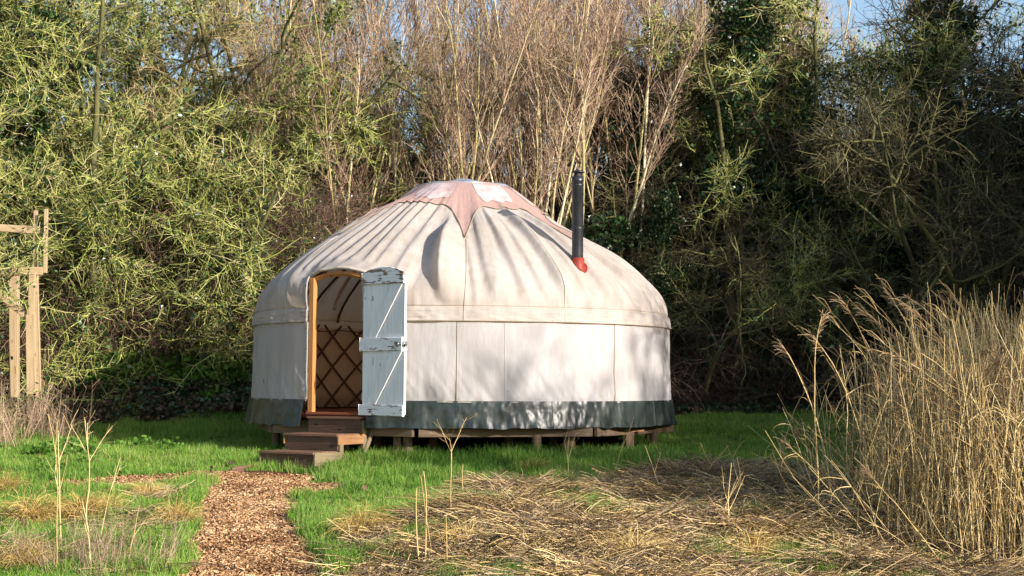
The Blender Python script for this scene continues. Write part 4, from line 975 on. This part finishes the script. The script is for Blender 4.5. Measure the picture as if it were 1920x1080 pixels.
# tussocks: arching dry grass, each a thing
def tussock(seed, mat, h=.33, nb_=420):
    a = rng.uniform(0, 6.28, nb_); l = rng.uniform(.15, 1.3, nb_); P0 = rng.normal(size=(nb_, 3)) * [.05, .05, 0]; D = np.stack([l * np.cos(a), l * np.sin(a), np.ones(nb_)], -1)
    P = curve(P0, D, h * rng.uniform(.5, 1.25, nb_), 6, .12, 0, 1.1); W = np.linspace(1, .2, 6)[None] * .006 * np.ones((nb_, 1)); v, q, t = ribbons(P, W); return Geo().add(v, q, tint=t)
tus = [tussock(k, 0, h=.30 + .05 * k, nb_=520).mesh('grass_tussock', [M['golden']]) for k in range(3)] + [tussock(9, 0).mesh('grass_tussock', [M['straw_brown']])]
TU = [((330, 985), 1.0, 0, 'pale drooping tussock left of the path beside green grass'), ((45, 1068), .9, 1, 'golden tussock at the bottom left corner'), ((60, 985), 1.1, 2, 'flattened tussock at the left edge of the frame'),
      ((150, 975), 1.1, 0, 'straw tussock at foot of the tall dead stems'), ((275, 935), .75, 1, 'small dry tussock nearest the side path'), ((10, 925), .8, 2, 'dry tussock cut by the left frame edge'), ((200, 968), .9, 1, 'straw tussock between stems and the drooping tussock'),
      ((880, 915), .8, 3, 'reddish brown tussock in front of the yurt middle'), ((1000, 885), .75, 1, 'yellow tussock in green grass below the deck beam'), ((1070, 905), .7, 3, 'brown tussock below right deck posts'), ((930, 905), .7, 3, 'brown tussock in front of a deck post'),
      ((680, 1010), 1.0, 2, 'pale tussock right of the path on lawn edge'), ((870, 1030), 1.2, 0, 'large straw tussock in bottom centre'), ((1180, 1060), 1.2, 2, 'large straw tussock at bottom right of centre'), ((1320, 905), 1.3, 3, 'heaped brown tussock before the shaded grass'),
      ((1400, 1040), 1.2, 0, 'straw tussock left of the reed bed'), ((1270, 900), 1.1, 3, 'heaped brown tussock left part of the heap'), ((1380, 910), 1.1, 3, 'heaped brown tussock right part of the heap'), ((1000, 1060), 1.1, 1, 'golden tussock in the bottom centre straw'), ((760, 1060), 1.0, 1, 'golden tussock near bottom right of path')]
for (px, py), s, k, l in TU:
    p = at(px, py); o = link('grass_tussock', tus[k], None, tuple(p), (0, 0, rng.uniform(0, 6))); o.scale = (s * .95, s * .95, s * (.95 if px < 700 else .75)); tag(o, l, 'tussock', 'dry grass tussocks')

# ------------------------------------------------------------------ REEDS
def reed(seed, H=2.0, bend=.25, plume=True, fat=1.0):
    P = curve(np.array([[0, 0, -.03]]), np.array([[bend * .25, .0, 1.]]), np.array([H]), 13, .035, 0, 0)
    t = np.linspace(0, 1, 13); P[0, :, 0] += bend * H * .55 * t ** 2.6; P[0, :, 2] -= abs(bend) * H * .22 * t ** 4
    g = Geo(); tn = rng.uniform(.15, 1); v, q, tt_ = tubes(P, np.linspace(.0058 * fat, .0026 * fat, 13)[None], 4, np.array([tn])); g.add(v, q, tint=tt_)
    k = rng.integers(2, 6); p, d_, i, t = spawn(P, k, .2, .9, .5); L = curve(p, d_, rng.uniform(.15, .5, k), 6, .12, 0, .9); v, q, tt_ = ribbons(L, np.linspace(.010, .002, 6)[None] * np.ones((k, 1)), np.full(k, tn * .8)); g.add(v, q, tint=tt_)
    if plume:
        p, d_, i, t = spawn(P, 34, .88, 1, .35); L = curve(p, d_ + [.25, 0, 0], rng.uniform(.05, .14, 34), 4, .15, 0, .6); v, q, tt_ = ribbons(L, np.full((34, 4), .0045)); g.add(v, q, tint=tt_, mi=1)
    return g
rv = []
for k in range(12):
    rv.append(reed(k, rng.uniform(1.5, 2.15), rng.choice([.04, .10, .2, .35, .65, -.12]), k == 4).mesh('reed', [M['reed'], M['plume']]))
n = 8600; x = rng.uniform(2.2, 8.5, n); y = rng.uniform(10.6, 19, n); ok = inside(x, y, reed_poly) & (rng.random(n) < .25 + .75 * sstep(2.5, 3.6, x - .25 * (y - 12))); x, y = x[ok], y[ok]; n = len(x); print('reeds', n)
r_ = rng.normal(size=(n, 3)) * .10; r_[:, 2] = rng.normal(2.6, 1.7, n)
s = us(n, .55, 1.14) * (.66 + .36 * sstep(2.2, 4.8, x))[:, None]
scatter('reed_bed', np.stack([x, y, ground(x, y)], -1), r_, s, rv)['label'] = 'dense bed of dry golden reeds'
# broken short reeds / leaning at base
n = 1500; x = rng.uniform(1.9, 6, n); y = rng.uniform(10.8, 16, n); ok = inside(x + .3, y, reed_poly); x, y = x[ok], y[ok]; n = len(x)
r_ = rng.normal(size=(n, 3)) * .6; r_[:, 2] = rng.uniform(0, 6.28, n)
scatter('broken_reeds', np.stack([x, y, ground(x, y)], -1), r_, us(n, .25, .7), rv)['label'] = 'broken and leaning dry reed stalks at the bed edge'
# single reeds standing apart
for (px, py), H, bd, rot, l in (((1533, 985), 1.75, .12, .2, 'upright single reed in front of the reed bed'), ((1455, 905), 1.15, .5, .3, 'arching reed leftmost beside shaded grass'), ((1475, 910), 1.45, .55, .1, 'arching reed second from left of the bed'),
    ((1500, 915), 1.4, .45, .2, 'arching reed with hooked tip before the bramble'), ((1560, 960), 1.55, .4, 3.0, 'reed leaning left over the bed edge'), ((1700, 985), 2.1, .35, 2.9, 'tall reed curving over left part of bed'),
    ((1860, 1000), 2.2, .5, 3.2, 'tall thick reed sweeping left across the bed'), ((1900, 960), 2.3, .6, 3.3, 'long reed sweeping left from the right edge'), ((1790, 960), 2.2, .25, 2.9, 'tallest straight reed in the bed'), ((1905, 1010), 1.9, .75, 3.3, 'low reed bowed far left across the bed'), ((1830, 985), 2.1, .45, 2.7, 'curved reed left of the two sweeping ones'), ((1640, 985), 1.7, .3, 3.5, 'reed bowing left above the bed front'), ((1600, 975), 1.5, .45, .4, 'reed bowing right at the bed front')):
    p = at(px, py); me = reed(0, H, bd, True, 1.45).mesh('reed_stalk', [M['reed'], M['plume']])
    o = link('reed_stalk', me, None, tuple(p), (0, 0, rot)); o.scale = (1.0, 1.0, 1.0); tag(o, l, 'reed', 'single reeds')

# ------------------------------------------------------------------ dead weed stems
def weed(px, py, H, lean, forks, l, thick=.0055, mat='reed'):
    thick *= .78
    p = at(px, py); T = curve(np.array([[0, 0, -.02]]), np.array([[lean, 0, 1.]]), np.array([H]), 9, .05); g = Geo()
    v, q, t = tubes(T, np.linspace(thick, thick * .5, 9)[None], 5, np.array([.7])); g.add(v, q, tint=t)
    for (f, a, Lf) in forks:
        k = int(f * 8); q0 = T[:, k]; Q = curve(q0, np.array([[a, .1, 1.]]), np.array([Lf]), 6, .08); v, q, t = tubes(Q, np.linspace(thick * .7, thick * .3, 6)[None], 4, np.array([.75])); g.add(v, q, tint=t)
        p2, d_, i, t = spawn(Q, 6, .25, 1, .6); Q2 = curve(p2, d_, rng.uniform(.05, .17, 6), 4, .1); v, q, t = tubes(Q2, np.full((6, 4), thick * .28), 3); g.add(v, q, tint=t)
    tag(g.obj('dead_stem', M[mat], None, True, tuple(p)), l, 'dead stem', 'bare dead weed stems')
weed(845, 985, .62, .03, [(1, -.55, .25), (1, .35, .32), (.95, 0, .2)], 'bare Y forked stem before the middle of the yurt', .007)
weed(870, 940, .35, -.1, [], 'thin straight stem right of the Y forked one')
weed(105, 1075, 1.15, .05, [(.6, .35, .35), (.8, -.2, .3)], 'tall dead stem leftmost at the bottom')
weed(115, 1030, .95, -.02, [(.6, -.5, .3), (.75, .45, .3)], 'branched dead stem with fine top near left edge', .007)
weed(160, 1000, 1.0, .02, [(.65, .5, .35), (.7, -.45, .35), (.85, .2, .2)], 'forked dead stem in front of dark bank', .007)
weed(185, 1020, .75, .22, [(.7, .4, .2)], 'dead stem leaning right in front of lawn', .005)
weed(170, 1078, .55, .05, [(.6, -.3, .2)], 'short thick dead stem at the bottom', .007)
weed(235, 1070, .5, .15, [(.5, .4, .2)], 'short leaning dead stem left of the path')
weed(1065, 905, .5, -.02, [(.5, .35, .3), (.6, -.3, .2)], 'forked stem before the third deck post', .004)
weed(1145, 905, .75, .3, [(.5, .2, .2)], 'long bent stem crossing the green skirt', .005)
weed(1245, 935, .55, -.4, [(.6, .2, .2)], 'stem leaning left near the right deck post', .006)
weed(1310, 910, .5, .5, [(.5, -.5, .25)], 'stem leaning right over brown heap', .006)
weed(1390, 880, .35, -.6, [(.6, .6, .2)], 'short leaning stem on the shaded grass')
weed(1510, 930, .7, -.55, [(.5, -.2, .3)], 'stem leaning left from reed bed edge', .006)
weed(800, 1075, .75, -.15, [], 'straw stem standing at bottom centre left', .008)
weed(815, 1065, .7, -.22, [], 'straw stem leaning beside the bottom centre one', .008)
weed(790, 1078, .65, -.35, [], 'straw stem leaning furthest left at bottom centre', .008)
weed(840, 1078, .45, -.1, [], 'shorter straw stem at bottom centre', .007)
weed(700, 1030, .45, -1.3, [(.5, -.2, .1)], 'fallen stalk pointing left over the green lawn', .005)
weed(1340, 1000, .5, .2, [(.5, .5, .3)], 'dark thin stem on the straw right of centre', .005)
weed(1370, 1010, .6, -.1, [(.4, .4, .3), (.6, -.4, .2)], 'forked thin stem left of the reed bed', .005)

# dry stalks at left edge by the timber frame (stuff: too many and too fine to count)
ds = []
for k in range(5):
    m_ = 20; P = curve(rng.normal(size=(m_, 3)) * [.15, .15, 0], rng.normal(size=(m_, 3)) * [.22, .22, 0] + [0, 0, 1], rng.uniform(.35, .95, m_), 7, .07); v, q, t = tubes(P, np.linspace(.0045, .002, 7)[None] * np.ones((m_, 1)), 3); g = Geo().add(v, q, tint=t)
    p, d_, i, t = spawn(P, 4, .4, 1, .6); Q = curve(p, d_, rng.uniform(.06, .25, len(p)), 4, .15); v, q, t = tubes(Q, np.full((len(p), 4), .002), 3); g.add(v, q, tint=t); ds.append(g.mesh('dry_weed', [M['pinktwig']]))
c_ = at(50, 850); n = 34; x = rng.normal(c_[0] - .75, .55, n); y = rng.normal(c_[1] + 1.2, 1.2, n)
scatter('dry_weeds', np.stack([x, y, ground(x, y)], -1), rz(n, .12), us(n, .4, 1.0), ds)['label'] = 'dead reddish weed stalks at the left lawn edge'
c_ = at(190, 1065); n = 22; x = rng.normal(c_[0], .8, n); y = rng.normal(c_[1], .25, n); ok = path_d(x, y) > .2; x, y = x[ok], y[ok]; n = len(x)
scatter('dry_weeds', np.stack([x, y, ground(x, y)], -1), rz(n, .15), us(n, .25, .5), ds)['label'] = 'short dead weed stalks in bottom left corner'

# ------------------------------------------------------------------ timber frame at the left
def wpt(px, py, Y):  # world x,z for a photo pixel at depth Y
    a = (px - 960) / F; b_ = (540 - py) / F; dy = math.cos(PITCH) - b_ * math.sin(PITCH); dz = math.sin(PITCH) + b_ * math.cos(PITCH); t = Y / dy; return Vector((a * t, Y, CAMZ + dz * t))
YF = 20.6
fr = empty('timber_frame', tuple(wpt(61, 740, YF))); tag(fr, 'pale timber frame of posts and rails behind mossy branches at left', 'timber frame')
o0 = fr.location.copy()
def fb(name, a, b_, w, h, Ya=0, Yb=0): 
    board(name, fr, wpt(*a, YF + Ya) - o0, wpt(*b_, YF + Yb) - o0, w, h, M['frame_timber'])
fb('post', (61, 745), (59, 590), .13, .12); fb('post', (27, 745), (27, 515), .12, .10, .9, .9); fb('post', (74, 735), (66, 430), .05, .05, .35, .35)
fb('post', (85, 512), (87, 392), .05, .05, .06, .06); fb('post', (66, 512), (67, 395), .05, .05, .2, .2)
fb('rail', (-40, 425), (75, 432), .05, .10, .03, .03); fb('rail', (-40, 512), (80, 508), .05, .11, .03, .03); fb('brace', (-20, 535), (58, 600), .05, .09, .1, .05); fb('post', (60, 590), (62, 510), .09, .09, .02, .02)

# black pipe end low in the straw
p = at(1750, 1058); P = np.array([(0, 0, .0), (-.02, -.12, .05)]) ; v, q, t = tubes(P[None], np.array([[.055, .055]]), 16); g = Geo().add(v, q)
v, q, t = tubes(P[None], np.array([[.045, .045]]), 16); g.add(v, q[:, ::-1]); tag(g.obj('pipe', M['flue'], None, True, (p[0], p[1], p[2] + .06)), 'dark plastic pipe end lying in straw under the reeds', 'pipe')
